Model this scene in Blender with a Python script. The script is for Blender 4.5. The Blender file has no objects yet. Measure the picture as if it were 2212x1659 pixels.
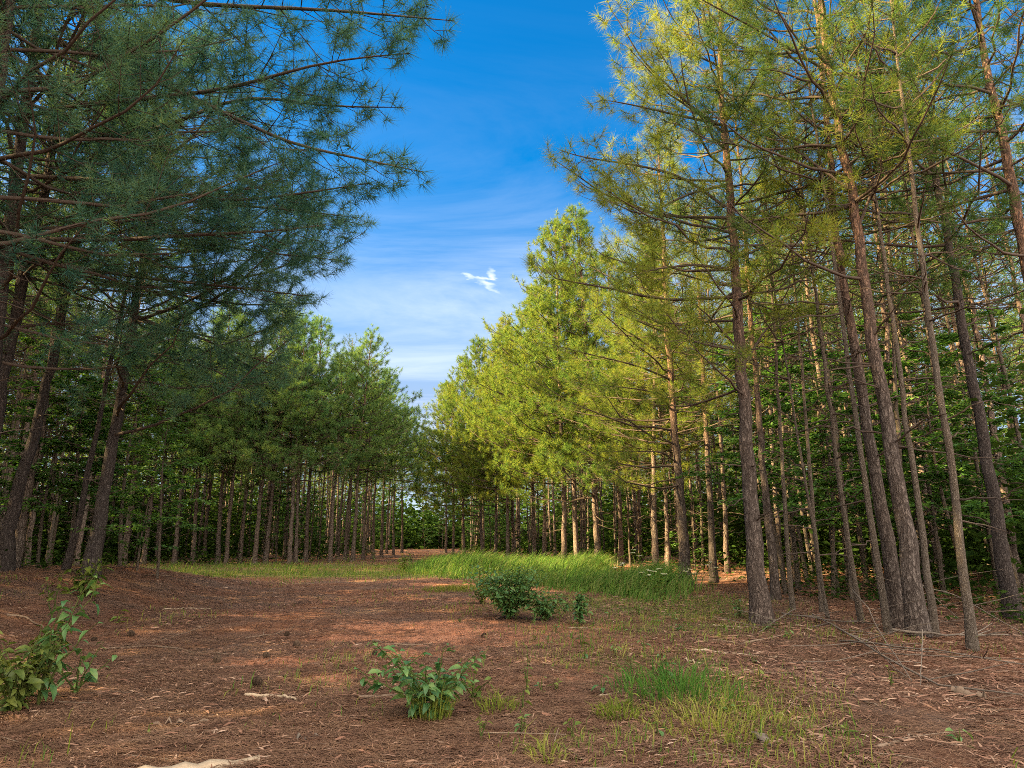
import bpy, math
import numpy as np
from math import radians as R
from mathutils import Vector

sc = bpy.context.scene
COL = sc.collection

# ------------------------------------------------------------------ camera
CAM_H, PITCH, FPX = 1.2, R(13.25), 1385.0        # picture measured on a 2212 x 1659 grid
cam_d = bpy.data.cameras.new("camera"); cam = bpy.data.objects.new("camera", cam_d); COL.objects.link(cam)
cam.location = (0, 0, CAM_H); cam.rotation_euler = (R(90) + PITCH, 0, 0)
cam_d.sensor_width = 36; cam_d.lens = 36 * FPX / 2212; cam_d.clip_start = 0.05; cam_d.clip_end = 2000
sc.camera = cam

# ------------------------------------------------------------------ light
SUN_EL, SUN_AZ = R(33), R(-101)                  # azimuth from +Y, clockwise positive: sun stands to the left, a little behind
SKY_STRENGTH, SUN_STRENGTH, EXPOSURE = 0.09, 5.0, 3.05
FILL_SKY = (6.6, 5.9, 5.0)  # added fill light: warm-white tone of the invented cloud bank
sun_vec = Vector((math.sin(SUN_AZ) * math.cos(SUN_EL), math.cos(SUN_AZ) * math.cos(SUN_EL), math.sin(SUN_EL)))
sd = bpy.data.lights.new("sun", 'SUN'); sd.energy = SUN_STRENGTH; sd.angle = R(0.5); sd.color = (1.0, 0.74, 0.36)
so = bpy.data.objects.new("sun", sd); COL.objects.link(so); so.rotation_euler = (-sun_vec).to_track_quat('-Z', 'Y').to_euler()

def nd(nt, typ, **kw):
    n = nt.nodes.new(typ)
    for k, v in kw.items():
        if k.startswith('i_'):
            key = k[2:]; key = int(key) if key.isdigit() else key.replace('_', ' ')
            n.inputs[key].default_value = v
        else:
            setattr(n, k, v)
    return n

def ramp(nt, fac, stops, interp='LINEAR'):
    r = nt.nodes.new('ShaderNodeValToRGB'); r.color_ramp.interpolation = interp
    el = r.color_ramp.elements
    while len(el) < len(stops): el.new(0.5)
    for e, (p, c) in zip(el, stops):
        e.position = p; e.color = (*c, 1) if len(c) == 3 else c
    nt.links.new(fac, r.inputs[0]); return r.outputs[0]

def math_(nt, op, a, b=None, c=None, clamp=False):
    n = nt.nodes.new('ShaderNodeMath'); n.operation = op; n.use_clamp = clamp
    for i, v in enumerate((a, b, c)):
        if v is None: continue
        if isinstance(v, (int, float)): n.inputs[i].default_value = v
        else: nt.links.new(v, n.inputs[i])
    return n.outputs[0]

def mixc(nt, fac, a, b, blend='MIX'):
    n = nt.nodes.new('ShaderNodeMix'); n.data_type = 'RGBA'; n.blend_type = blend
    for s, v in ((n.inputs[0], fac), (n.inputs[6], a), (n.inputs[7], b)):
        if isinstance(v, (int, float)): s.default_value = v
        elif isinstance(v, tuple): s.default_value = (*v, 1) if len(v) == 3 else v
        else: nt.links.new(v, s)
    return n.outputs[2]

w = bpy.data.worlds.new("World"); sc.world = w; w.use_nodes = True
nt = w.node_tree; nt.nodes.clear()
sky = nd(nt, 'ShaderNodeTexSky', sky_type='NISHITA', sun_disc=False, sun_elevation=SUN_EL, sun_rotation=SUN_AZ % (2 * math.pi),
         altitude=0, air_density=1.0, dust_density=0.4, ozone_density=3.0)
hs = nd(nt, 'ShaderNodeHueSaturation', i_Saturation=2.9, i_Value=0.39, i_Hue=0.497)
nt.links.new(sky.outputs[0], hs.inputs['Color'])
tc = nd(nt, 'ShaderNodeTexCoord'); sep = nd(nt, 'ShaderNodeSeparateXYZ'); nt.links.new(tc.outputs['Generated'], sep.inputs[0])
zc = math_(nt, 'MAXIMUM', sep.outputs[2], 0.06)
cu = math_(nt, 'DIVIDE', sep.outputs[0], zc); cv = math_(nt, 'DIVIDE', sep.outputs[1], zc)
cuv = nd(nt, 'ShaderNodeCombineXYZ'); nt.links.new(cu, cuv.inputs[0]); nt.links.new(cv, cuv.inputs[1])
# wispy cirrus bands
mp = nd(nt, 'ShaderNodeMapping'); mp.inputs['Rotation'].default_value = (0, 0, R(-38)); mp.inputs['Scale'].default_value = (0.62, 1.05, 1)
nt.links.new(cuv.outputs[0], mp.inputs[0])
n1 = nd(nt, 'ShaderNodeTexNoise', i_Scale=0.9, i_Detail=9, i_Roughness=0.62, i_Distortion=0.9); nt.links.new(mp.outputs[0], n1.inputs[0])
n2 = nd(nt, 'ShaderNodeTexNoise', i_Scale=0.35, i_Detail=3); nt.links.new(cuv.outputs[0], n2.inputs[0])
m1 = ramp(nt, n1.outputs[0], [(0.40, (0, 0, 0)), (0.66, (1, 1, 1))])
m2 = ramp(nt, n2.outputs[0], [(0.35, (0.32, 0.32, 0.32)), (0.6, (1, 1, 1))])
low = nd(nt, 'ShaderNodeMapRange', i_1=0.66, i_2=0.36, i_3=0.06, i_4=1.0); nt.links.new(sep.outputs[2], low.inputs[0])
cir = math_(nt, 'MULTIPLY', math_(nt, 'MULTIPLY', m1, m2), low.outputs[0])
# one small bright three-armed wisp
nz = nd(nt, 'ShaderNodeTexNoise', i_Scale=9, i_Detail=4); nt.links.new(cuv.outputs[0], nz.inputs[0])
vd = nd(nt, 'ShaderNodeVectorMath', operation='MULTIPLY_ADD'); nt.links.new(nz.outputs['Color'], vd.inputs[0]); vd.inputs[1].default_value = (0.16, 0.22, 0); nt.links.new(cuv.outputs[0], vd.inputs[2])
def arm(cx, cy, ang, lx, ly):
    a = nd(nt, 'ShaderNodeVectorMath', operation='SUBTRACT'); nt.links.new(vd.outputs[0], a.inputs[0]); a.inputs[1].default_value = (cx, cy, 0)
    b = nd(nt, 'ShaderNodeVectorRotate', rotation_type='Z_AXIS'); nt.links.new(a.outputs[0], b.inputs[0]); b.inputs['Angle'].default_value = R(-ang)
    c = nd(nt, 'ShaderNodeVectorMath', operation='MULTIPLY'); nt.links.new(b.outputs[0], c.inputs[0]); c.inputs[1].default_value = (1 / lx, 1 / ly, 0)
    l = nd(nt, 'ShaderNodeVectorMath', operation='LENGTH'); nt.links.new(c.outputs[0], l.inputs[0])
    return math_(nt, 'SUBTRACT', 1.0, l.outputs['Value'], clamp=True)
ox, oy = 0.08, 0.11
arms = math_(nt, 'ADD', arm(-0.10 + ox, 2.47 + oy, 58, 0.16, 0.030), arm(-0.115 + ox, 2.38 + oy, 12, 0.10, 0.028))
arms = math_(nt, 'ADD', arms, arm(-0.066 + ox, 2.37 + oy, 80, 0.11, 0.028))
star = math_(nt, 'MULTIPLY', math_(nt, 'POWER', arms, 1.3), 1.1, clamp=True)
cl = math_(nt, 'MAXIMUM', math_(nt, 'MULTIPLY', cir, 0.55), math_(nt, 'MULTIPLY', star, 0.75), clamp=True)
hz = nd(nt, 'ShaderNodeMapRange', i_1=0.52, i_2=0.20, i_3=0.0, i_4=0.92); nt.links.new(sep.outputs[2], hz.inputs[0])
sky_low = mixc(nt, hz.outputs[0], hs.outputs[0], (.66, .86, 1.22))
sky_col = mixc(nt, cl, sky_low, (1.75, 1.86, 2.02))
# added fill light: an invented bright cloud bank, unseen, behind the camera and overhead
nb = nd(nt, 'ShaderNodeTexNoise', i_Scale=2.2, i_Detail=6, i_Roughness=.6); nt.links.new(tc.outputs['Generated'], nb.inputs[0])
fill_mask = nd(nt, 'ShaderNodeMapRange', i_1=0.42, i_2=-0.05, i_3=0.0, i_4=1.0, interpolation_type='SMOOTHSTEP'); nt.links.new(sep.outputs[1], fill_mask.inputs[0])
bank = math_(nt, 'MULTIPLY', fill_mask.outputs[0], ramp(nt, nb.outputs[0], [(.30, (.45, .45, .45)), (.55, (1, 1, 1))]))
sky_col = mixc(nt, bank, sky_col, FILL_SKY)
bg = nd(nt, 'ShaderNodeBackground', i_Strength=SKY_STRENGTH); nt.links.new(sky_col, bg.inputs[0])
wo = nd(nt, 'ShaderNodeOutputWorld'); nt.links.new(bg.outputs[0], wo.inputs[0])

sc.view_settings.view_transform = 'Standard'; sc.view_settings.look = 'None'
sc.view_settings.exposure = EXPOSURE; sc.view_settings.gamma = 1
cy = sc.cycles
cy.use_denoising = False                          # keeps needles and straw crisp
cy.max_bounces = 8; cy.diffuse_bounces = 5; cy.glossy_bounces = 2; cy.transmission_bounces = 3; cy.volume_bounces = 0
cy.caustics_reflective = cy.caustics_refractive = False
cy.pixel_filter_type = 'BLACKMAN_HARRIS'; cy.filter_width = 0.9

# ------------------------------------------------------------------ numeric helpers
def ray(px, py):
    xc = (px - 1106.0) / FPX; yc = (829.5 - py) / FPX
    return np.array([xc, math.cos(PITCH) - yc * math.sin(PITCH), math.sin(PITCH) + yc * math.cos(PITCH)])
def P(px, py, Y):                                  # the point at forward distance Y seen there
    d = ray(px, py); t = Y / d[1]
    return np.array([d[0] * t, Y, CAM_H + d[2] * t])
def sstep(a, b, x):
    t = np.clip((x - a) / (b - a), 0, 1); return t * t * (3 - 2 * t)
_rg = np.random.default_rng(5)
_wv = [(_rg.uniform(0, 6.28), _rg.uniform(0, 6.28), k) for k in (0.35, 0.6, 0.9, 1.5, 2.3, 3.4, 5.1)]
def vnoise(x, y, s=1.0, off=0.0):                  # cheap smooth noise in -1..1
    o = 0.0
    for i, (a, p, k) in enumerate(_wv):
        o = o + np.sin((x * math.cos(a) + y * math.sin(a)) * k * s * 2 + p + off + 1.3 * np.sin((y * math.cos(a) - x * math.sin(a)) * k * s * 1.3 + off * 1.7 + p)) / (1 + 0.55 * i)
    return o / 2.6
def ground(x, y):
    x = np.asarray(x, float); y = np.asarray(y, float)
    h = 0.52 * sstep(-5.2, -8.4, x) * sstep(5.0, 8.5, y) * (1 - sstep(14.0, 18.5, y))
    h = h + 0.25 * sstep(4.5, 12, x) * sstep(6, 14, y)
    near = 1 / (1 + np.maximum(0, np.hypot(x, y) - 6) / 12)
    return h + 0.035 * vnoise(x, y, 0.8) + 0.026 * near * vnoise(x, y, 2.6, 2.0)
def G(px, py):                                     # the ground point seen there
    d = ray(px, py); t = CAM_H / max(-d[2], 1e-3)
    for _ in range(25):
        t += (CAM_H + d[2] * t - float(ground(d[0] * t, d[1] * t))) / max(-d[2], 0.02) * 0.6
    return np.array([d[0] * t, d[1] * t, float(ground(d[0] * t, d[1] * t))])
def nrm(a): return a / np.maximum(np.linalg.norm(a, axis=-1, keepdims=True), 1e-9)

class MB:
    """collects pieces of one mesh"""
    def __init__(s): s.v = []; s.n = 0; s.f = []
    def add(s, v, faces, m=0):
        v = np.asarray(v, np.float32).reshape(-1, 3); faces = np.asarray(faces, np.int64)
        if len(v) == 0: return
        s.v.append(v); s.f.append((faces + s.n, m)); s.n += len(v)
    def mesh(s, name, mats, smooth=True):
        me = bpy.data.meshes.new(name)
        V = np.concatenate(s.v); me.vertices.add(len(V)); me.vertices.foreach_set('co', V.ravel())
        li = np.concatenate([f.ravel() for f, _ in s.f]); tot = np.concatenate([np.full(len(f), f.shape[1]) for f, _ in s.f])
        mi = np.concatenate([np.full(len(f), m) for f, m in s.f])
        me.loops.add(len(li)); me.loops.foreach_set('vertex_index', li.astype(np.int32))
        me.polygons.add(len(tot)); me.polygons.foreach_set('loop_start', (np.cumsum(tot) - tot).astype(np.int32))
        me.polygons.foreach_set('material_index', mi.astype(np.int32))
        me.polygons.foreach_set('use_smooth', np.full(len(tot), smooth))
        for m in mats: me.materials.append(m)
        me.update(calc_edges=True); return me
    def build(s, name, mats, parent=None, smooth=True, off=None):
        if off is not None: s.v = [v - np.asarray(off, np.float32) for v in s.v]
        o = bpy.data.objects.new(name, s.mesh(name, mats if isinstance(mats, (list, tuple)) else [mats], smooth))
        COL.objects.link(o)
        if parent is not None: o.parent = parent
        return o

def frames(pts):
    t = nrm(np.gradient(pts, axis=0)); mt = nrm(pts[-1] - pts[0])
    ref = np.array([1., 0, 0]) if abs(mt[2]) > 0.75 else np.array([0, 0, 1.])
    u = nrm(np.cross(t, ref)); return t, u, np.cross(t, u)
def tube(mb, pts, rad, sides=6, m=0, rough=0.0, rng=None):
    pts = np.asarray(pts, float); rad = np.broadcast_to(np.asarray(rad, float), (len(pts),)); n = len(pts)
    t, u, v = frames(pts); a = np.arange(sides) * 2 * np.pi / sides
    rr = rad[:, None] * np.ones(sides)
    if rough: rr = rr * (1 + rough * rng.standard_normal(rr.shape))
    ring = pts[:, None] + rr[..., None] * (np.cos(a)[None, :, None] * u[:, None] + np.sin(a)[None, :, None] * v[:, None])
    i = np.arange(n - 1)[:, None] * sides; j = np.arange(sides)[None]; k = (j + 1) % sides
    q = np.stack([i + j, i + k, i + sides + k, i + sides + j], -1).reshape(-1, 4)
    mb.add(ring, q, m)
    c0 = ring[0].mean(0); c1 = ring[-1].mean(0)
    jj = np.arange(sides); kk = (jj + 1) % sides
    mb.add(np.concatenate([ring[0], [c0]]), np.stack([kk, jj, np.full(sides, sides)], -1), m)
    mb.add(np.concatenate([ring[-1], [c1]]), np.stack([jj, kk, np.full(sides, sides)], -1), m)
def twigs(mb, P0, P1, P2, r0, r1, m=0):            # many thin three-sided twigs at once
    N = len(P0)
    if not N: return
    d = nrm(P2 - P0); ref = np.where(np.abs(d[:, 2:3]) > .8, np.array([[1., 0, 0]]), np.array([[0, 0, 1.]]))
    u = nrm(np.cross(d, ref)); v = np.cross(d, u); a = np.arange(3) * 2 * np.pi / 3
    off = np.cos(a)[None, :, None] * u[:, None] + np.sin(a)[None, :, None] * v[:, None]
    r0 = np.broadcast_to(r0, (N,))[:, None, None]; r1 = np.broadcast_to(r1, (N,))[:, None, None]
    V = np.concatenate([P0[:, None] + off * r0, P1[:, None] + off * (r0 + r1) / 2, P2[:, None] + off * r1], 1)
    b = np.arange(N)[:, None, None] * 9; l = np.array([0, 3])[None, :, None]; j = np.arange(3)[None, None]; k = (j + 1) % 3
    mb.add(V, np.stack([b + l + j, b + l + k, b + l + 3 + k, b + l + 3 + j], -1).reshape(-1, 4), m)
def perp(rng, A):
    r = rng.standard_normal(A.shape); return nrm(r - (r * A).sum(-1, keepdims=True) * A)
def needles(mb, rng, C, A, n, ln, wd, spread=(18, 80), back=.12, m=0, droop=.12):
    N = len(C)
    if not N: return
    C = np.repeat(C, n, 0); A = np.repeat(nrm(A), n, 0); K = len(C)
    u = rng.random((K, 1)); th = np.radians(spread[0] + (spread[1] - spread[0]) * u ** .7)
    D = nrm(A * np.cos(th) + perp(rng, A) * np.sin(th) - np.array([0, 0, droop])); b = C - A * back * u
    L = ln * rng.uniform(.7, 1.15, (K, 1)); s = perp(rng, D) * wd * rng.uniform(.7, 1.2, (K, 1)) / 2
    V = np.stack([b - s, b + s, b + D * L], 1); mb.add(V, np.arange(K * 3).reshape(-1, 3), m)
def leaves(mb, rng, C, D, N_, ln, wd, m=0, fold=.25, curl=.25):     # pointed leaves folded along the midrib
    K = len(C)
    if not K: return
    D = nrm(D); S = nrm(np.cross(D, N_)); U = np.cross(S, D)
    ln = np.broadcast_to(np.asarray(ln, float), (K,))[:, None]; wd = np.broadcast_to(np.asarray(wd, float), (K,))[:, None]
    f = wd * fold
    pts = [C, C + D * ln * .38 + S * wd * .5 + U * (f - curl * ln * .05), C + D * ln * .4 - U * curl * ln * .06, C + D * ln * .38 - S * wd * .5 + U * (f - curl * ln * .05),
           C + D * ln * .75 + S * wd * .33 + U * (f * .6 - curl * ln * .25), C + D * ln * .76 - U * curl * ln * .25, C + D * ln * .75 - S * wd * .33 + U * (f * .6 - curl * ln * .25), C + D * ln - U * curl * ln * .5]
    V = np.stack(pts, 1); b = np.arange(K)[:, None] * 8
    mb.add(V, np.concatenate([b + np.array([[0, 2, 1]]), b + np.array([[0, 3, 2]]), b + np.array([[4, 5, 7]]), b + np.array([[5, 6, 7]])]), m)
    s = mb.n - K * 8; 
    mb.f.append((np.concatenate([b + np.array([[1, 2, 5, 4]]), b + np.array([[2, 3, 6, 5]])]) + s, m))
def small_leaves(mb, rng, C, D, N_, ln, wd, m=0):
    K = len(C)
    if not K: return
    D = nrm(D); S = nrm(np.cross(D, N_)); U = np.cross(S, D); ln = np.broadcast_to(np.asarray(ln, float), (K,))[:, None]; wd = np.broadcast_to(np.asarray(wd, float), (K,))[:, None]
    V = np.stack([C, C + D * ln * .45 + S * wd * .5 + U * wd * .15, C + D * ln, C + D * ln * .45 - S * wd * .5 + U * wd * .15], 1)
    b = np.arange(K)[:, None] * 4; mb.add(V, np.concatenate([b + np.array([[0, 2, 1]]), b + np.array([[0, 3, 2]])]), m)
def blades(mb, rng, C, H, W, lean, m=0):           # grass blades
    K = len(C); a = rng.uniform(0, 2 * np.pi, K); s = np.stack([np.cos(a), np.sin(a), 0 * a], -1) * W[:, None] / 2
    up = np.array([[0, 0, 1.]]); Hh = H[:, None]
    mid = C + up * Hh * .55 + lean * Hh * .22; tip = C + up * Hh * (1 - .25 * np.linalg.norm(lean, axis=-1, keepdims=True)) + lean * Hh * .85
    V = np.stack([C - s, C + s, mid - s * .75, mid + s * .75, tip], 1); b = np.arange(K)[:, None] * 5
    mb.add(V, b + np.array([[0, 1, 3, 2]]), m); mb.f.append((b + np.array([[2, 3, 4]]) + mb.n - K * 5, m))

# ------------------------------------------------------------------ materials
def mat(name):
    m = bpy.data.materials.new(name); m.use_nodes = True; m.node_tree.nodes.clear(); return m, m.node_tree
def finish(nt, shader): o = nt.nodes.new('ShaderNodeOutputMaterial'); nt.links.new(shader, o.inputs[0])

def bark_mat(name, dark, light, upper, scale=1.0, z_lo=3.5, z_hi=8.0):
    m, nt = mat(name); tc = nd(nt, 'ShaderNodeTexCoord'); oi = nd(nt, 'ShaderNodeObjectInfo')
    mp = nd(nt, 'ShaderNodeMapping'); mp.inputs['Scale'].default_value = (1, 1, .30); nt.links.new(tc.outputs['Object'], mp.inputs[0])
    off = nd(nt, 'ShaderNodeVectorMath', operation='MULTIPLY_ADD'); nt.links.new(oi.outputs['Location'], off.inputs[0]); off.inputs[1].default_value = (1.7, 2.3, 0); nt.links.new(mp.outputs[0], off.inputs[2])
    nz = nd(nt, 'ShaderNodeTexNoise', i_Scale=6, i_Detail=5, i_Roughness=.65); nt.links.new(off.outputs[0], nz.inputs[0])
    wp = nd(nt, 'ShaderNodeVectorMath', operation='MULTIPLY_ADD'); nt.links.new(nz.outputs['Color'], wp.inputs[0]); wp.inputs[1].default_value = (.17, .17, .22); nt.links.new(off.outputs[0], wp.inputs[2])
    vo = nd(nt, 'ShaderNodeTexVoronoi', feature='DISTANCE_TO_EDGE', i_Scale=26 * scale); nt.links.new(wp.outputs[0], vo.inputs[0])
    vc = nd(nt, 'ShaderNodeTexVoronoi', feature='F1', i_Scale=26 * scale); nt.links.new(wp.outputs[0], vc.inputs[0])
    n3 = nd(nt, 'ShaderNodeTexNoise', i_Scale=45, i_Detail=5, i_Roughness=.7); nt.links.new(off.outputs[0], n3.inputs[0])
    n4 = nd(nt, 'ShaderNodeTexNoise', i_Scale=1.6, i_Detail=3); nt.links.new(off.outputs[0], n4.inputs[0])
    sp = nd(nt, 'ShaderNodeSeparateXYZ'); nt.links.new(tc.outputs['Object'], sp.inputs[0])
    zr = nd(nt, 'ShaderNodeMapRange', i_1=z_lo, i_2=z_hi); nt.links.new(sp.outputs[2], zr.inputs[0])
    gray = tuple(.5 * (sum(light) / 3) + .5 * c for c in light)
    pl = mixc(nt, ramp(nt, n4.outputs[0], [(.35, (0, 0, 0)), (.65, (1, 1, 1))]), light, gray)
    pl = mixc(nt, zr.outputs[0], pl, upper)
    pl = mixc(nt, math_(nt, 'MULTIPLY', vc.outputs['Color'], .55), pl, tuple(c * .5 for c in light))
    pl = mixc(nt, math_(nt, 'MULTIPLY', n3.outputs[0], .7), pl, tuple(min(1, c * 1.5) for c in gray))
    cre = ramp(nt, vo.outputs['Distance'], [(.0, (.12, .12, .12)), (.20, (1, 1, 1))])
    v2 = nd(nt, 'ShaderNodeTexVoronoi', feature='DISTANCE_TO_EDGE', i_Scale=62 * scale); nt.links.new(wp.outputs[0], v2.inputs[0])
    c2 = ramp(nt, v2.outputs['Distance'], [(.0, (.35, .35, .35)), (.16, (1, 1, 1))])
    n5 = nd(nt, 'ShaderNodeTexNoise', i_Scale=7, i_Detail=3); nt.links.new(off.outputs[0], n5.inputs[0])
    cre = math_(nt, 'MAXIMUM', cre, ramp(nt, n5.outputs[0], [(.48, (0, 0, 0)), (.66, (.5, .5, .5))]))
    cre = math_(nt, 'MULTIPLY', cre, c2)
    col = mixc(nt, cre, dark, pl)
    hgt = math_(nt, 'ADD', cre, math_(nt, 'MULTIPLY', n3.outputs[0], .5))
    bp = nd(nt, 'ShaderNodeBump', i_Strength=.85, i_Distance=.018); nt.links.new(hgt, bp.inputs['Height'])
    b = nd(nt, 'ShaderNodeBsdfPrincipled', i_Roughness=.92); b.inputs['Specular IOR Level'].default_value = .15
    nt.links.new(col, b.inputs[0]); nt.links.new(bp.outputs[0], b.inputs['Normal']); finish(nt, b.outputs[0]); return m

def leaf_mat(name, cols, trans=.35, nscale=2.5, gloss=0.0, tint=1.4, objrand=.25):
    m, nt = mat(name); geo = nd(nt, 'ShaderNodeNewGeometry'); oi = nd(nt, 'ShaderNodeObjectInfo')
    nz = nd(nt, 'ShaderNodeTexNoise', i_Scale=nscale, i_Detail=4, i_Roughness=.7); nt.links.new(geo.outputs['Position'], nz.inputs[0])
    f = math_(nt, 'ADD', math_(nt, 'MULTIPLY', nz.outputs[0], .85), math_(nt, 'MULTIPLY', geo.outputs['Random Per Island'], .45))
    f = math_(nt, 'ADD', f, math_(nt, 'MULTIPLY', math_(nt, 'SUBTRACT', oi.outputs['Random'], .5), objrand))
    n = len(cols); c = ramp(nt, f, [(.3 + .6 * i / (n - 1), k) for i, k in enumerate(cols)])
    d = nd(nt, 'ShaderNodeBsdfDiffuse'); nt.links.new(c, d.inputs[0])
    t = nd(nt, 'ShaderNodeBsdfTranslucent'); nt.links.new(mixc(nt, 1.0, c, (tint, tint, tint * .55), 'MULTIPLY'), t.inputs[0])
    mx = nd(nt, 'ShaderNodeMixShader', i_0=trans); nt.links.new(d.outputs[0], mx.inputs[1]); nt.links.new(t.outputs[0], mx.inputs[2]); out = mx.outputs[0]
    if gloss:
        g = nd(nt, 'ShaderNodeBsdfGlossy', i_Roughness=.42, i_Color=(1, 1, 1, 1)); lw = nd(nt, 'ShaderNodeLayerWeight', i_Blend=.25)
        m2 = nd(nt, 'ShaderNodeMixShader'); nt.links.new(math_(nt, 'MULTIPLY_ADD', lw.outputs['Facing'], gloss * .12, gloss * .05), m2.inputs[0]); nt.links.new(out, m2.inputs[1]); nt.links.new(g.outputs[0], m2.inputs[2]); out = m2.outputs[0]
    finish(nt, out); return m

def wood_mat(name, cols, nscale=30, stretch=(1, 1, 1), bump=.3, rough=.85):
    m, nt = mat(name); tc = nd(nt, 'ShaderNodeTexCoord'); geo = nd(nt, 'ShaderNodeNewGeometry'); oi = nd(nt, 'ShaderNodeObjectInfo')
    mp = nd(nt, 'ShaderNodeMapping'); mp.inputs['Scale'].default_value = stretch; nt.links.new(tc.outputs['Object'], mp.inputs[0])
    nz = nd(nt, 'ShaderNodeTexNoise', i_Scale=nscale, i_Detail=5, i_Roughness=.65); nt.links.new(mp.outputs[0], nz.inputs[0])
    f = math_(nt, 'ADD', math_(nt, 'MULTIPLY', nz.outputs[0], .8), math_(nt, 'MULTIPLY', geo.outputs['Random Per Island'], .4))
    n = len(cols); c = ramp(nt, f, [(.25 + .7 * i / max(1, n - 1), k) for i, k in enumerate(cols)])
    b = nd(nt, 'ShaderNodeBsdfPrincipled', i_Roughness=rough); b.inputs['Specular IOR Level'].default_value = .2; nt.links.new(c, b.inputs[0])
    bp = nd(nt, 'ShaderNodeBump', i_Strength=bump, i_Distance=.01); nt.links.new(nz.outputs[0], bp.inputs['Height']); nt.links.new(bp.outputs[0], b.inputs['Normal'])
    finish(nt, b.outputs[0]); return m

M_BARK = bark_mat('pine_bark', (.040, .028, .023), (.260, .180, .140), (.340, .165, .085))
M_BARK_BIG = bark_mat('plated_pine_bark', (.028, .020, .017), (.150, .108, .088), (.330, .145, .065), scale=.62, z_lo=2.8, z_hi=5.5)  # upper tone: real orange flaky bark, pushed stronger to carry the sunlight
M_BARK_SHADE = bark_mat('pine_bark_shade', (.022, .017, .017), (.100, .075, .066), (.150, .085, .055))  # darker bark copy: shade on left and deep-stand trunks put into colour
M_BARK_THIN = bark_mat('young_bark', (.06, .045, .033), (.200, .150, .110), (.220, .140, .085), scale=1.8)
M_TWIG = wood_mat('pine_twig', [(.032, .024, .021), (.062, .045, .036), (.095, .068, .052)], 12)
M_DEADWOOD = wood_mat('grey_dead_wood', [(.060, .048, .040), (.130, .105, .086), (.220, .185, .155)], 25)
M_STICK = wood_mat('fallen_stick', [(.075, .050, .036), (.160, .112, .080), (.260, .200, .150)], 22)
M_PALE = wood_mat('pale_split_wood', [(.170, .120, .080), (.330, .255, .180), (.450, .370, .280)], 18, (1, 4, 6))
M_NEEDLE = leaf_mat('pine_needles', [(.040, .090, .028), (.082, .148, .034), (.145, .192, .037), (.220, .220, .040)], .42, 1.6)
M_NEEDLE_HALF_SHADE = leaf_mat('pine_needles_half_shade', [(.038, .095, .045), (.070, .148, .056), (.112, .190, .060), (.165, .215, .060)], .40, 1.5)  # greener copy: half shade of the crowns put into the needle colour
M_NEEDLE_SHADE = leaf_mat('pine_needles_shade', [(.020, .052, .024), (.040, .084, .030), (.070, .115, .033), (.110, .140, .036)], .36, 1.5)  # darker copy: canopy shade painted into the needle colour
M_NEEDLE_BLUE_SHADE = leaf_mat('pine_needles_blue_shade', [(.026, .078, .068), (.048, .122, .096), (.076, .152, .098), (.115, .170, .072)], .40, 1.4)  # bluish copy: cool skylight on shaded left crowns put into the colour
M_BROAD = leaf_mat('broad_leaves', [(.026, .078, .022), (.052, .132, .030), (.100, .195, .038)], .40, 2.0, .25)
M_SHADE_LEAF = leaf_mat('shade_dark_leaves', [(.012, .028, .008), (.022, .045, .010), (.035, .065, .013)], .25, 1.0)  # leaf colour darkened to carry the shade inside the wood
M_BUSH = leaf_mat('glossy_bush_leaves', [(.022, .072, .026), (.044, .118, .036), (.080, .168, .048), (.14, .22, .06)], .28, 14, .4, objrand=.05)
M_BUSHY = leaf_mat('yellowish_leaves', [(.050, .085, .018), (.095, .145, .025), (.170, .205, .036)], .36, 6, .25, objrand=.05)
M_OLIVE = leaf_mat('olive_leaves', [(.022, .045, .012), (.050, .085, .018), (.095, .130, .026), (.15, .17, .035)], .32, 12, .3, objrand=.05)
M_TALL = leaf_mat('tall_grass', [(.040, .110, .022), (.068, .160, .032), (.110, .205, .044), (.21, .24, .085)], .40, 1.3)
M_GRASS = leaf_mat('short_grass', [(.080, .120, .020), (.135, .175, .030), (.210, .230, .045), (.30, .27, .09)], .35, 2.0)
M_FRESH = leaf_mat('fresh_grass', [(.045, .105, .022), (.078, .160, .030), (.120, .205, .040), (.20, .235, .06)], .35, 2.0)
M_PETAL = leaf_mat('white_petals', [(.65, .65, .58), (.8, .8, .72)], .3, 5)
M_STEM = leaf_mat('green_stem', [(.050, .075, .022), (.085, .095, .030)], .1, 9)
M_LITTER = wood_mat('wood_chip_litter', [(0.041, 0.023, 0.017), (0.111, 0.056, 0.038), (0.194, 0.098, 0.065), (0.275, 0.171, 0.119), (0.468, 0.352, 0.277)], 3.0, bump=.05)
M_STRAW = wood_mat('pine_straw', [(0.056, 0.029, 0.019), (0.142, 0.076, 0.046), (0.254, 0.156, 0.096)], 2.0, bump=.05)
M_CONE = wood_mat('pine_cone_scales', [(.030, .020, .015), (.075, .048, .032), (.130, .088, .060)], 40)

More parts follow.
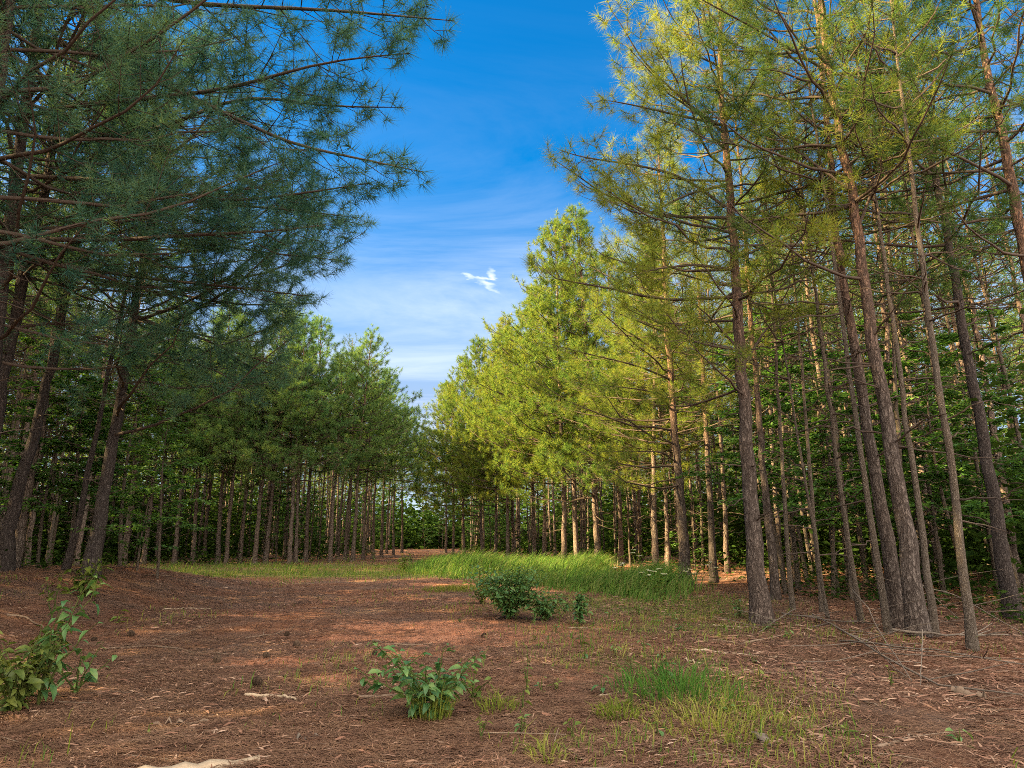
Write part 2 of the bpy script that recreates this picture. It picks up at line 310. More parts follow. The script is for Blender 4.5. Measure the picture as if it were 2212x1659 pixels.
# ground: needle duff, red clay, thin turf; amounts come with the mesh as attributes
def ground_mat():
    m, nt = mat('forest_floor'); geo = nd(nt, 'ShaderNodeNewGeometry')
    ca = nd(nt, 'ShaderNodeAttribute', attribute_name='clay'); ga = nd(nt, 'ShaderNodeAttribute', attribute_name='turf')
    def noise(s, d=6, r=.65, sc_=(1, 1, 1)):
        mp = nd(nt, 'ShaderNodeMapping'); mp.inputs['Scale'].default_value = sc_; nt.links.new(geo.outputs['Position'], mp.inputs[0])
        n = nd(nt, 'ShaderNodeTexNoise', i_Scale=s, i_Detail=d, i_Roughness=r); nt.links.new(mp.outputs[0], n.inputs[0]); return n.outputs[0]
    big = noise(.5, 4); mid = noise(5, 8, .75, (1, .55, 1)); fine = noise(38, 6, .8, (.7, 1, 1))
    duff = ramp(nt, math_(nt, 'ADD', math_(nt, 'MULTIPLY', fine, .6), math_(nt, 'MULTIPLY', mid, .5)),
                [(.38, (0.048, 0.025, 0.016)), (.5, (0.149, 0.064, 0.037)), (.6, (0.257, 0.121, 0.070)), (.74, (0.371, 0.218, 0.141))])
    duff = mixc(nt, ramp(nt, big, [(.4, (0, 0, 0)), (.62, (.7, .7, .7))]), duff, mixc(nt, fine, (.050, .040, .034), (.190, .150, .125)))
    clay = ramp(nt, math_(nt, 'ADD', math_(nt, 'MULTIPLY', fine, .5), math_(nt, 'MULTIPLY', mid, .5)), [(.3, (0.256, 0.103, 0.055)), (.5, (0.476, 0.206, 0.117)), (.7, (0.659, 0.352, 0.224))])
    cf = math_(nt, 'ADD', ca.outputs['Fac'], math_(nt, 'MULTIPLY', math_(nt, 'SUBTRACT', mid, .5), 1.6)); cf = ramp(nt, cf, [(.35, (0, 0, 0)), (.62, (1, 1, 1))])
    col = mixc(nt, cf, duff, clay)
    turf = mixc(nt, fine, (.060, .072, .018), (.165, .165, .050))
    gf = math_(nt, 'ADD', ga.outputs['Fac'], math_(nt, 'MULTIPLY', math_(nt, 'SUBTRACT', mid, .5), 1.4)); gf = ramp(nt, gf, [(.4, (0, 0, 0)), (.75, (.85, .85, .85))])
    col = mixc(nt, gf, col, turf)
    b = nd(nt, 'ShaderNodeBsdfPrincipled', i_Roughness=.95); b.inputs['Specular IOR Level'].default_value = .1; nt.links.new(col, b.inputs[0])
    bp = nd(nt, 'ShaderNodeBump', i_Strength=1.0, i_Distance=.05); nt.links.new(math_(nt, 'ADD', mid, math_(nt, 'MULTIPLY', fine, .7)), bp.inputs['Height']); nt.links.new(bp.outputs[0], b.inputs['Normal'])
    finish(nt, b.outputs[0]); return m

# ------------------------------------------------------------------ objects: names, labels
def tag(o, label=None, cat=None, group=None, kind=None):
    if label: o['label'] = label
    if cat: o['category'] = cat
    if group: o['group'] = group
    if kind: o['kind'] = kind
    return o
def empty(name, loc, rz=0, s=1.0):
    o = bpy.data.objects.new(name, None); COL.objects.link(o); o.location = [float(c) for c in loc]; o.rotation_euler = (0, 0, rz); o.scale = (s, s, s); o.empty_display_size = .2; return o
def copy_tree(o, loc, rz, s=1.0):
    c = o.copy(); COL.objects.link(c); c.location = [float(k) for k in loc]; c.rotation_euler = (0, 0, rz); c.scale = (s, s, s)
    for ch in o.children:
        d = ch.copy(); COL.objects.link(d); d.parent = c
        for g in ch.children:
            e = g.copy(); COL.objects.link(e); e.parent = d
    return c

# ------------------------------------------------------------------ terrain
CLAY = [(-.2, 8.6, 1.2, .5, 1.1), (-1.6, 8.2, .9, .35, .9), (.9, 9.0, 1.0, .4, .8), (-2.2, 6.6, .8, .35, .7), (-4.0, 10.5, 1.8, .6, .5), (-2.6, 12.8, 2.0, .5, .5), (1.0, 15.8, 2.6, .9, 1.0), (-.9, 16.4, 2.2, .8, .9), (-1.3, 9.3, 1.6, .9, .75), (.1, 8.1, 1.4, .7, .8), (-1.0, 7.2, 1.0, .4, .7), (-1.6, 6.0, .6, .3, .55), (-.6, 12.8, 2.4, .8, .5), (.6, 5.9, .7, .6, .5), (-2.5, 4.5, .8, .35, .5), (1.2, 7.2, .9, .5, .5), (-3.2, 7.8, 1.2, .5, .35)]
TURF = [(-9, 25.5, 5, 1.6, 1.0), (-3.5, 26, 4, 1.8, .9), (3.4, 12.2, 1.5, 1.6, .9), (1.9, 12.8, 1.6, 1.0, .85), (3.0, 9.2, .9, 1.0, .7), (1.7, 5.6, .8, .9, .7), (.6, 11.6, 1.8, 1.6, .8), (2.6, 11.0, 1.6, 1.8, .9), (1.4, 4.9, .9, .8, .55), (1.0, 6.7, .9, .9, .6), (.45, 4.2, .5, .5, .55), (-6.5, 21.5, 5.5, 2.6, .95), (-12, 22, 4, 3, .9), (-3, 21, 3, 2.2, .75), (.8, 14.0, 1.2, .6, .7), (2.0, 8.9, 1.2, 1.0, .6), (3.3, 10.5, .9, 1.2, .7), (.2, 4.2, .5, .6, .5)]
def blobs(x, y, L):
    o = np.zeros_like(np.asarray(x, float))
    for cx, cyy, sx, sy, a in L: o = np.maximum(o, a * np.exp(-(((x - cx) / sx) ** 2 + ((y - cyy) / sy) ** 2) * .9))
    return o
def build_ground():
    n = 330; u = np.linspace(-1, 1, n)
    xs = np.sign(u) * (16 * np.abs(u) + 184 * np.abs(u) ** 5); v = np.linspace(0, 1, n); ys = -25 + 26 * sstep(0, .12, v) + 36 * v + 190 * v ** 6
    X, Y = np.meshgrid(xs, ys); Z = ground(X, Y)
    i = np.arange(n - 1)[:, None] * n + np.arange(n - 1)[None]
    mb = MB(); mb.add(np.stack([X, Y, Z], -1), np.stack([i, i + 1, i + n + 1, i + n], -1).reshape(-1, 4))
    o = mb.build('ground', ground_mat()); o['kind'] = 'structure'
    x, y = X.ravel(), Y.ravel()
    for nm, L in (('clay', CLAY), ('turf', TURF)):
        a = o.data.attributes.new(nm, 'FLOAT', 'POINT'); a.data.foreach_set('value', (blobs(x, y, L) + .10 * vnoise(x, y, 1.2, 3)).astype(np.float32))
build_ground()

# ------------------------------------------------------------------ pines
def bough(rng, mb, pts, r0, tuft, sub_n, sub_len, live=True, t0=.25, twig_r=.006, upturn=.35, sub2=True, bare=.0, sides=6):
    """one limb along pts with side shoots; returns nothing, appends tuft centres/axes to tuft"""
    n = len(pts); seg = np.linalg.norm(np.diff(pts, axis=0), axis=1); L = seg.sum(); s = np.concatenate([[0], np.cumsum(seg)]) / L
    tube(mb, pts, r0 * (1 - s) ** .75 + twig_r * .7, sides)
    at = lambda t: np.stack([np.interp(t, s, pts[:, k]) for k in range(3)], -1)
    tan = nrm(np.gradient(pts, axis=0)); tt = lambda t: nrm(np.stack([np.interp(t, s, tan[:, k]) for k in range(3)], -1))
    t = np.clip(np.linspace(t0, .97, sub_n) + rng.uniform(-.03, .03, sub_n), .05, .99); p = at(t); d = tt(t)
    side = nrm(np.cross(d, np.array([0, 0, 1.]))); sg = np.where(np.arange(sub_n) % 2 == 0, 1, -1)[:, None]
    roll = rng.uniform(-.7, .7, (sub_n, 1)); S = sg * side * np.cos(roll) + np.cross(side, d) * np.sin(roll)
    an = np.radians(rng.uniform(32, 62, (sub_n, 1))); D = nrm(d * np.cos(an) + S * np.sin(an))
    ln = (sub_len * (1 - t) * L + .22) * rng.uniform(.6, 1.2, sub_n)
    up = np.array([[0, 0, 1.]])
    p1 = p + D * ln[:, None] * .5; p2 = p + D * ln[:, None] + up * (upturn * .35 * ln)[:, None]
    twigs(mb, p, p1, p2, twig_r * (.7 + .8 * ln), twig_r * .55)
    ends = [(p2, nrm(p2 - p1 + up * .45 * ln[:, None]), ln)]
    if sub2:
        for k, sgn in ((.55, 1), (.75, -1)):
            q = p + (p2 - p) * k; S2 = nrm(np.cross(D, up)) * sgn; a2 = np.radians(rng.uniform(30, 60, (sub_n, 1))); D2 = nrm(D * np.cos(a2) + S2 * np.sin(a2) + up * rng.uniform(-.1, .35, (sub_n, 1)))
            l2 = ln * (1 - k) * rng.uniform(.55, 1.0, sub_n) + .10
            keep = ln > .3
            q1 = q + D2 * l2[:, None] * .5; q2 = q + D2 * l2[:, None] + up * (.1 * l2)[:, None]
            twigs(mb, q[keep], q1[keep], q2[keep], twig_r * .7, twig_r * .5)
            ends.append((q2[keep], nrm(q2 - q1)[keep], l2[keep]))
    if live:
        tuft.append((pts[-1:], tan[-1:], np.array([.5])))
        for C, A, l in ends:
            k = rng.random(len(C)) > bare; C, A, l = C[k], A[k], l[k]
            tuft.append((C, A, l)); b = l > .35; tuft.append((C[b] - A[b] * .16, A[b], l[b])); b = l > .7; tuft.append((C[b] - A[b] * .34, A[b], l[b]))

def gen_pine(rng, path, r0, H_top, cb, Lmax, lane=(1, 0), bias=.35, drop=1.0, dead=8, n_needle=54, nlen=.20, nwid=.0066, whorl=.5, per=4,
             sub_per_m=3.4, sub2=True, bark=None, needle=None, boughs=(), split=False, name='pine_tree', sides=14, base=None, tip_density=1.0, spread=(14, 100), dead_len=1.2, kmin=.25, bare=.30, taper=.75):
    """path: trunk points from base to top (world); returns the Empty with trunk, crown and branch children"""
    bark = bark or (M_BARK_BIG if split else M_BARK); needle = needle or M_NEEDLE
    path = np.asarray(path, float); base = path[0] if base is None else base
    z = path[:, 2]; zz = np.linspace(z[0], z[-1], max(10, int((z[-1] - z[0]) / .35)))
    tr = np.stack([np.interp(zz, z, path[:, 0]), np.interp(zz, z, path[:, 1]), zz], -1)
    kz = np.ones(5) / 5
    for k in (0, 1):
        c = np.pad(tr[:, k], 2, mode='edge'); tr[:, k] = np.convolve(c, kz, 'valid')
    tr[0], tr[-1] = path[0], path[-1]
    hgt = (zz - zz[0]); H = hgt[-1]; tr[0, 2] -= .08
    tr[1:-1, :2] += (.006 if r0 < .06 else .013) * rng.standard_normal((len(tr) - 2, 2))
    rad = r0 * (1 - hgt / H) ** .8 * .66 + .010 + r0 * .26 * np.exp(-hgt / 1.3) + r0 * .26 * np.exp(-hgt / .16)
    T = MB(); tube(T, tr, rad, sides, rough=.035, rng=rng)
    atz = lambda h: np.array([np.interp(h, hgt, tr[:, 0]), np.interp(h, hgt, tr[:, 1]), zz[0] + h])
    lane_az = math.atan2(lane[1], lane[0]); tuft = []; B = []; W = MB()
    def out():
        if split: b = MB(); B.append(b); return b
        return W
    def limb(h, az, el, L, live, sag):
        p0 = atz(h); n = 8; s = np.linspace(0, 1, n); d = np.array([math.cos(az), math.sin(az), 0])
        bend = rng.uniform(-.25, .25); lat = np.array([-d[1], d[0], 0])
        pts = p0 + d * (L * s * math.cos(el))[:, None] + np.array([0, 0, 1.]) * (L * (math.sin(el) * s - sag * s * (1 - s) * 1.1 + .16 * s ** 3 * (1 if live else -.6)))[:, None] + lat * (bend * L * s * s)[:, None]
        pts[1:] += .018 * L ** .5 * rng.standard_normal((n - 1, 3))
        return pts
    for pts in boughs:                              # limbs placed one by one
        pts = np.asarray(pts, float); s = np.linspace(0, 1, len(pts)); ss = np.linspace(0, 1, 14)
        q = np.stack([np.interp(ss, s, pts[:, k]) for k in range(3)], -1)
        for _ in range(2): q[1:-1] = (q[:-2] + 2 * q[1:-1] + q[2:]) / 4
        L = np.linalg.norm(np.diff(q, axis=0), axis=1).sum()
        bough(rng, out(), q, .010 + .0042 * L, tuft, int(L * sub_per_m * 1.15), .34, True, .3, .006, .3, sub2)
    h = cb - drop; az0 = rng.uniform(0, 6.28)
    while h < H - .35:
        rel = np.clip((h - cb) / (H - cb), 0, 1); az0 += 1.1
        k = per if h > cb else max(2, per - 1)
        for i in range(k):
            az = az0 + i * 2 * math.pi / k + rng.uniform(-.4, .4); toward = math.cos(az - lane_az)
            if h < cb and toward < rng.uniform(.1, .7): continue
            L = (Lmax * ((1 - rel) ** taper) * (1 + bias * toward) * rng.uniform(.72, 1.15)) * (1 if h > cb else .85) + kmin
            el = R(4 + 52 * rel ** 1.3 + rng.uniform(-9, 9))
            pts = limb(h + rng.uniform(-.12, .12), az, el, L, True, .10)
            bough(rng, out() if L > 1.0 else W, pts, .007 + .0055 * L, tuft, max(3, int(L * sub_per_m * tip_density)), .36, True, .30 - .15 * rel, .0055, .8, sub2, bare * (1 - .7 * rel), sides=5)
        h += whorl * rng.uniform(.8, 1.2) * (1 - .35 * rel)
    tuft.append((tr[-1:], np.array([[0, 0, 1.]]), np.array([.9]))); tuft.append((tr[-1:] - [0, 0, .2], np.array([[0, 0, 1.]]), np.array([.9])))
    for _ in range(dead):
        hd = rng.uniform(.10, 1.0) ** .8 * (cb + .6); az = rng.uniform(0, 6.28); L = rng.uniform(.35, 1.0) * dead_len * (.6 + .5 * hd / cb)
        bough(rng, out() if L > .7 else W, limb(hd, az, R(rng.uniform(-18, 30)), L, False, .05), .006 + .006 * L, [], max(2, int(L * 3)), .35, False, .3, .0035, .1, False, sides=4)
    root = empty(name, base)
    T.build('trunk', bark, root, off=base)
    C = np.concatenate([a for a, _, _ in tuft]); A = np.concatenate([a for _, a, _ in tuft]); N = MB()
    needles(N, rng, C, A, n_needle, nlen, nwid, spread, m=0)
    if W.n:
        N.f += [(f + N.n, 1) for f, _ in W.f]; N.v += W.v; N.n += W.n
    N.build('crown', [needle, M_TWIG], root, off=base, smooth=False)
    if split:
        for b in B: b.build('branch', M_TWIG, root, off=base)
    return root, len(C)

def px_path(pts, Y, H):
    """trunk through picture points at one forward distance, carried on to height H"""
    b = P(pts[0][0], pts[0][1], Y); b[2] = float(ground(b[0], b[1])); q = [b] + [P(a, c, Y) for a, c in pts[1:]]
    q = [q[0]] + [p for p in q[1:] if p[2] > b[2] + .2]
    d = (q[-1] - q[-2]) / max(.3, (q[-1][2] - q[-2][2])); d0 = (q[-1] - q[0]) / (q[-1][2] - q[0][2]); d = .5 * d + .5 * d0
    top = b[2] + H
    if top > q[-1][2] + .5: q.append(q[-1] + d * (top - q[-1][2]))
    return np.array(q)
def PB(*L): return np.array([P(*p) for p in L])

MANUAL = []                                       # trunk bases already taken
def hero(seed, pts, Y, H, dia, label, group=None, **kw):
    path = px_path(pts, Y, H); MANUAL.append(path[0][:2])
    r, n = gen_pine(np.random.default_rng(seed), path, dia / 2, H, split=True, **kw)
    tag(r, label, 'tree', group); return r

LW = dict(bark=M_BARK_SHADE, needle=M_NEEDLE_BLUE_SHADE)
# left, close: dark trunks on the bank, long boughs over the clearing
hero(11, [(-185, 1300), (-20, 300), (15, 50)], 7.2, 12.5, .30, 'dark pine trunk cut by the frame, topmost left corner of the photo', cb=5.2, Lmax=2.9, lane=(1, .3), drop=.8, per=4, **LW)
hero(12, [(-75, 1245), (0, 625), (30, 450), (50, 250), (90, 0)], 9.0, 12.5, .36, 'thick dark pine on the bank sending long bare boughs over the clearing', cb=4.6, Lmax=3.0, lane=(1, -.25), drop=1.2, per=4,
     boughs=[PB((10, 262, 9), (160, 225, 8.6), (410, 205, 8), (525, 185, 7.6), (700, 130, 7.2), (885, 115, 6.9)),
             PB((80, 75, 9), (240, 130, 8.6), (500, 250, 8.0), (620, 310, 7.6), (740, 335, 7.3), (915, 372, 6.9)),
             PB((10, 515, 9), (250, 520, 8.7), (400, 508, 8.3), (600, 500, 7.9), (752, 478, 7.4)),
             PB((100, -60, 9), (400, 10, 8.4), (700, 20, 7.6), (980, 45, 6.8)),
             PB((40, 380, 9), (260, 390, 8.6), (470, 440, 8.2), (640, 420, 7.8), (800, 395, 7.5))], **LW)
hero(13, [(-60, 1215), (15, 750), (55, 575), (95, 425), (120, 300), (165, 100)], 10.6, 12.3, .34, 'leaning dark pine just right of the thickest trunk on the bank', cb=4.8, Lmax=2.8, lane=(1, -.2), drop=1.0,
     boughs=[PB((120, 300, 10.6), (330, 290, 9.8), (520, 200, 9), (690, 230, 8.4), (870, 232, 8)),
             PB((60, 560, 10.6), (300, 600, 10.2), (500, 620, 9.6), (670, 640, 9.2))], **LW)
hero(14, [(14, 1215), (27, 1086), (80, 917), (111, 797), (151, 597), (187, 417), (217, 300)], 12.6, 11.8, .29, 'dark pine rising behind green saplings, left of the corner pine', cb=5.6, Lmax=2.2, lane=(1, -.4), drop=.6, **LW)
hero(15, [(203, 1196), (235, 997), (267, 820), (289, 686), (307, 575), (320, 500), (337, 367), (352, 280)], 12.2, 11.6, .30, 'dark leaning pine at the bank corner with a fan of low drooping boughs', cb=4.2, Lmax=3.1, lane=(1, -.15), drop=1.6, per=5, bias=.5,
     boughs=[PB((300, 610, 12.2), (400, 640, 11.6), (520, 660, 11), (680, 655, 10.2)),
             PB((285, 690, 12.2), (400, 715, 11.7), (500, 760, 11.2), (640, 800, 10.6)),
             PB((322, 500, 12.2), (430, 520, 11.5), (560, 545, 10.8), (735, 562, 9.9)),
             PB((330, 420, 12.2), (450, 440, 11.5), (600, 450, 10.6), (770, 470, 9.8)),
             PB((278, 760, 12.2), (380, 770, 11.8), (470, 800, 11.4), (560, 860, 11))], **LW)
hero(16, [(142, 1226), (178, 1086), (215, 900)], 12.9, 9.5, .13, 'thin dark leaning pine sapling between the two bank trunks', cb=5.2, Lmax=1.2, drop=.3, dead=6, n_needle=24, **LW)
# right, close
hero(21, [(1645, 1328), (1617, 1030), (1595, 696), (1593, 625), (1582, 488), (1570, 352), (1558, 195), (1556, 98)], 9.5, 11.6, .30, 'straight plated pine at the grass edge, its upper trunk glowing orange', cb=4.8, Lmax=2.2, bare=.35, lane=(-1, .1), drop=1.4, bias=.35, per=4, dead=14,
     boughs=[PB((1566, 447, 9.5), (1476, 380, 9.2), (1381, 357, 8.9), (1256, 340, 8.5), (1213, 325, 8.4)),
             PB((1561, 285, 9.5), (1446, 190, 9.1), (1386, 130, 8.9), (1346, 60, 8.7), (1316, 15, 8.6)),
             PB((1588, 585, 9.5), (1506, 570, 9.1), (1406, 582, 8.8), (1341, 607, 8.5)),
             PB((1560, 270, 9.5), (1470, 250, 9.0), (1360, 225, 8.5), (1300, 215, 8.3)),
             PB((1566, 400, 9.5), (1480, 420, 9.0), (1390, 470, 8.7), (1310, 430, 8.6)),
             PB((1600, 760, 9.5), (1540, 690, 9.6), (1480, 640, 9.6)), PB((1600, 800, 9.5), (1660, 700, 9.8), (1760, 660, 10))])
hero(22, [(1984, 1360), (1946, 1078), (1908, 887), (1874, 672), (1860, 564), (1838, 412), (1821, 304), (1791, 174), (1771, 0)], 8.15, 12.5, .25, 'scaly-barked leaning pine, front trunk of the tight cluster of trunks', cb=5.4, Lmax=2.2, bare=.5, needle=M_NEEDLE_SHADE, lane=(-1, .2), drop=.9, bias=.2, per=3, dead=16, dead_len=1.6,
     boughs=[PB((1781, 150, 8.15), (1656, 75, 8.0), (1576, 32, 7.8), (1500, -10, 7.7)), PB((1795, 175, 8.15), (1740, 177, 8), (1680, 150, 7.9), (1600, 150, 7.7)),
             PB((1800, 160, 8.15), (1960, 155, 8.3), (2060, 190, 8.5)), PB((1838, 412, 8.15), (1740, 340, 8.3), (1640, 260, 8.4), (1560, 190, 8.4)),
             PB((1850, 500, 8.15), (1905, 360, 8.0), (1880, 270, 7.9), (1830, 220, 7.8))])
hero(23, [(1941, 1352), (1908, 1125), (1874, 934), (1850, 743), (1830, 673), (1804, 499), (1790, 347), (1782, 217)], 8.75, 11.8, .21, 'brown pine trunk close behind the scaly-barked leaning one in the cluster', cb=6.0, Lmax=1.9, bare=.5, needle=M_NEEDLE_SHADE, lane=(-1, .4), drop=.6, per=3, dead=16, dead_len=1.7)
hero(24, [(2185, 1318), (2073, 651), (2034, 456), (2012, 347), (1985, 230)], 9.6, 11.8, .23, 'dark trunk rising out of the deep shade beyond the dead branches', cb=5.4, Lmax=2.0, bare=.5, needle=M_NEEDLE_SHADE, lane=(-1, .3), per=4, drop=.7, dead=12, bark=M_BARK_SHADE)
hero(25, [(2330, 1330), (2203, 456), (2177, 369), (2155, 260), (2133, 152), (2107, 0)], 8.6, 12.3, .30, 'reddish curved upper pine trunk crossing the top corner above the dark trunk', cb=5.8, Lmax=2.1, bare=.5, needle=M_NEEDLE_SHADE, lane=(-1, .2), per=4, drop=.6, dead=10)
hero(26, [(1482, 1256), (1461, 958), (1442, 743), (1432, 504)], 16.6, 12.8, .32, 'pine at the near end of the tall grass with crooked dark lower limbs', cb=3.6, Lmax=2.4, lane=(-1, -.2), drop=1.1, bias=.4, per=4, dead=10, n_needle=34, nwid=.006,
     boughs=[PB((1455, 890, 16.6), (1420, 850, 16.2), (1380, 840, 15.7), (1270, 830, 15)), PB((1462, 1000, 16.6), (1430, 975, 16), (1300, 975, 15.3)), PB((1448, 820, 16.6), (1380, 790, 15.8), (1250, 760, 15), (1180, 740, 14.6)), PB((1440, 720, 16.6), (1370, 690, 16), (1290, 660, 15.4))])
hero(27, [(1674, 1274), (1660, 1130), (1645, 982), (1632, 800)], 12.6, 11.4, .18, 'shaded pine right behind the orange-lit straight pine', cb=5.2, Lmax=2.0, lane=(-1, 0), drop=.5, per=3, dead=10, n_needle=30, needle=M_NEEDLE_SHADE)
hero(28, [(1543, 1256), (1521, 863), (1510, 640)], 17.4, 11.6, .22, 'slim sunlit pine between the crooked-limbed pine and the orange-lit one', cb=5.0, Lmax=2.0, lane=(-1, 0), drop=.8, per=4, dead=14, n_needle=28, nwid=.006)

# slender trunks at the right
thin = [(1917, 1346, 8.4, .085, [(1870, 1054), (1836, 815), (1817, 672), (1790, 480)], 'pale slender trunk leaning close left of the tight trunk cluster'),
        (2018, 1366, 8.1, .085, [(1975, 1020), (1955, 887), (1915, 600)], 'pale slender trunk leaning just right of the scaly-barked pine'),
        (2099, 1392, 7.3, .10, [(2070, 1125), (2041, 910), (2008, 696), (1975, 420)], 'lichen-spotted slim trunk standing alone beside the fallen dead branches'),
        (1860, 1332, 9.4, .075, [(1831, 1163), (1812, 1030), (1790, 850)], 'slender reddish trunk left of the tight cluster, in front of dark shrubs'),
        (1712, 1304, 11.0, .08, [(1698, 1163), (1690, 1000)], 'thin mossy trunk nearest to the orange-lit pine on its shaded side'),
        (1774, 1312, 10.6, .07, [(1758, 1130), (1745, 960)], 'thin pale trunk in the middle of the gap between the big pines'),
        (1790, 1340, 9.9, .04, [(1762, 1180), (1735, 1010)], 'whip-thin bent sapling trunk in the gap between the big pines')]
for i, (bx, by, Y, dia, up, lab) in enumerate(thin):
    H = 8.5 if dia > .06 else 5.5; path = px_path([(bx, by)] + up, Y, H); MANUAL.append(path[0][:2])
    r, n = gen_pine(np.random.default_rng(300 + i), path, dia / 2, H, cb=5.6 if dia > .06 else 3.6, Lmax=1.1, lane=(-1, 0), bias=0, drop=0, dead=16, n_needle=26, nwid=.006, whorl=.55, per=3, bark=M_BARK_THIN, split=True, name='slender_pine', sides=8, dead_len=1.1)
    tag(r, lab, 'tree', 'slender trunks in the near stand')

# ------------------------------------------------------------------ stands of pines, copied from a few grown ones
def proto(seed, H, r0, cb, Lmax, lane=(1, 0), **kw):
    rng = np.random.default_rng(seed); lean = rng.uniform(-.25, .25, 2); z = np.linspace(0, H, 6)
    path = np.stack([lean[0] * (z / H) ** 2 + .05 * np.sin(z * .7 + seed), lean[1] * (z / H) ** 2 + .05 * np.cos(z * .6 + seed), z], -1); path[0, :2] = 0
    r, n = gen_pine(rng, path, r0, H, cb, Lmax, lane=lane, base=np.zeros(3), **kw); return r
EDGE_R = [proto(41 + i, H, .105, cb, 2.5, bias=.45, drop=1.0, dead=9, n_needle=46, nlen=.165, nwid=.0125, per=5, sub2=True, sub_per_m=3.3, whorl=.46, sides=9, taper=1.0) for i, (H, cb) in enumerate([(11.8, 3.6), (11.2, 4.0), (12.2, 3.3), (10.8, 3.8)])]
EDGE_L = [proto(51 + i, H, .105, cb, 2.5, bias=.35, drop=1.1, dead=12, n_needle=46, nlen=.165, nwid=.0125, per=4, sub2=True, sub_per_m=3.3, whorl=.44, sides=9, taper=1.1, needle=M_NEEDLE_HALF_SHADE) for i, (H, cb) in enumerate([(10.6, 5.1), (11.0, 4.5), (9.8, 5.5), (11.4, 4.8)])]
INNER = [proto(61 + i, H, .09, cb, 1.9, bias=0, drop=.2, dead=16, n_needle=13, nlen=.20, nwid=.016, bare=.3, per=4, sub2=True, sub_per_m=2.6, whorl=.6, sides=7, dead_len=1.5, needle=M_NEEDLE_SHADE) for i, (H, cb) in enumerate([(11.5, 5.6), (12.0, 5.0), (11.0, 6.2), (11.8, 5.4), (10.9, 5.2)])]
prng = np.random.default_rng(77); USED = set()
def place(protos, x, y, label, group, face=None, s=None):
    k = int(prng.integers(len(protos))); o = protos[k]
    rz = prng.uniform(0, 6.28) if face is None else math.atan2(face[1], face[0]) + prng.uniform(-.4, .4)
    s = s or prng.uniform(.86, 1.10); loc = (x, y, float(ground(x, y)) - .02)
    if o.name in USED: r = copy_tree(o, loc, rz, s)
    else: USED.add(o.name); r = o; r.location = loc; r.scale = (s, s, s)
    r.rotation_euler = (prng.normal(0, R(1.3)), prng.normal(0, R(1.3)), rz)
    tag(r, label, 'tree', group); MANUAL.append(np.array([x, y])); return r
def at_px(px, Y): return P(px, 1200, Y)[0], Y

# right edge row, near to far
RE = [(1442, 22, 'slim pine behind the crooked-limbed pine, rising straight out of the tall grass'), (1416, 20.5, 'sunlit pale trunk half hidden left of the crooked-limbed pine'),
      (1291, 24, 'grey straight pine behind the middle of the tall grass'), (1246, 26, 'pine just right of the thickest trunk behind the tall grass'), (1217, 25, 'thickest trunk behind the tall grass, directly above the leafy bush'),
      (1174, 29, 'slim pine just left of the thickest trunk behind the tall grass'), (1153, 31, 'reddish slim pine second left of the thickest trunk behind the grass'), (1096, 29.5, 'pale pine over the far part of the tall grass, below the golden crowns'),
      (1341, 26.5, 'thin pine in the shade between the grey straight pine and the crooked-limbed one'), (1069, 33, 'slender pine beside the leaning pair at the far grass end'), (1041, 34, 'slender pine of the far bundle beyond the grass end'),
      (1002, 36, 'leftmost pine of the right-hand row, leaning, beyond the far grass end'), (978, 40, 'golden-crowned pine farthest down the right side of the lane'), (962, 45, 'small golden crown next to the sky gap at the lane end'), (1110, 35, 'golden crown second row behind the far bundle')]
for px, Y, lab in RE:
    x, y = at_px(px, Y); place(EDGE_R, x, y, lab, s=prng.uniform(1.08, 1.2) if 1100 < px < 1400 else None, group='pines along the sunny side of the lane', face=(-1, -.25))
# left edge row across the clearing
LE = [(270, 27.5, 'broad grey trunk just right of the bank corner pine'), (311, 28, 'dark trunk second from the bank corner pine in the far row'), (338, 29.5, 'trunk leaning third from the bank corner pine in the far row'), (378, 28, 'grey trunk in the far row behind the pale dead sapling'),
      (418, 29, 'trunk left of the close twin trunks in the far shaded row'), (440, 31, 'slim trunk against the dark, between the dead sapling and the twin trunks'), (471, 28.6, 'left one of the close twin trunks in the far shaded row'), (489, 28, 'right one of the close twin trunks in the far shaded row'),
      (520, 29, 'slim leaning trunk right of the close twin trunks'), (551, 28.2, 'slim trunk midway between the twin trunks and the pinkish pair'), (575, 29, 'slim trunk next left of the pinkish pair'), (626, 28, 'left trunk of the tall pinkish pair below the pointed golden top'),
      (640, 28.6, 'right trunk of the tall pinkish pair below the pointed golden top'), (661, 31, 'thin pale trunk right of the pinkish pair'), (714, 29.5, 'pale trunk alone between the pinkish pair and the far cluster'), (745, 32, 'left trunk of the far cluster under the second pointed top'),
      (762, 30.5, 'brightest trunk of the far cluster under the second pointed top'), (785, 33, 'middle trunk of the far cluster, slightly behind'), (806, 34.5, 'leaning thin trunk second from the dark lane end'), (824, 36.5, 'last leaning trunk before the dark lane end'),
      (850, 40, 'dense dark pine down the left side of the lane'), (868, 45, 'darkest far pine bordering the sky gap on its left'), (835, 43, 'stepped treetop beyond the far cluster')]
for px, Y, lab in LE:
    x, y = at_px(px, Y); place(EDGE_L, x, y, lab, 'pines along the shaded side of the clearing', face=(.8, -.7))

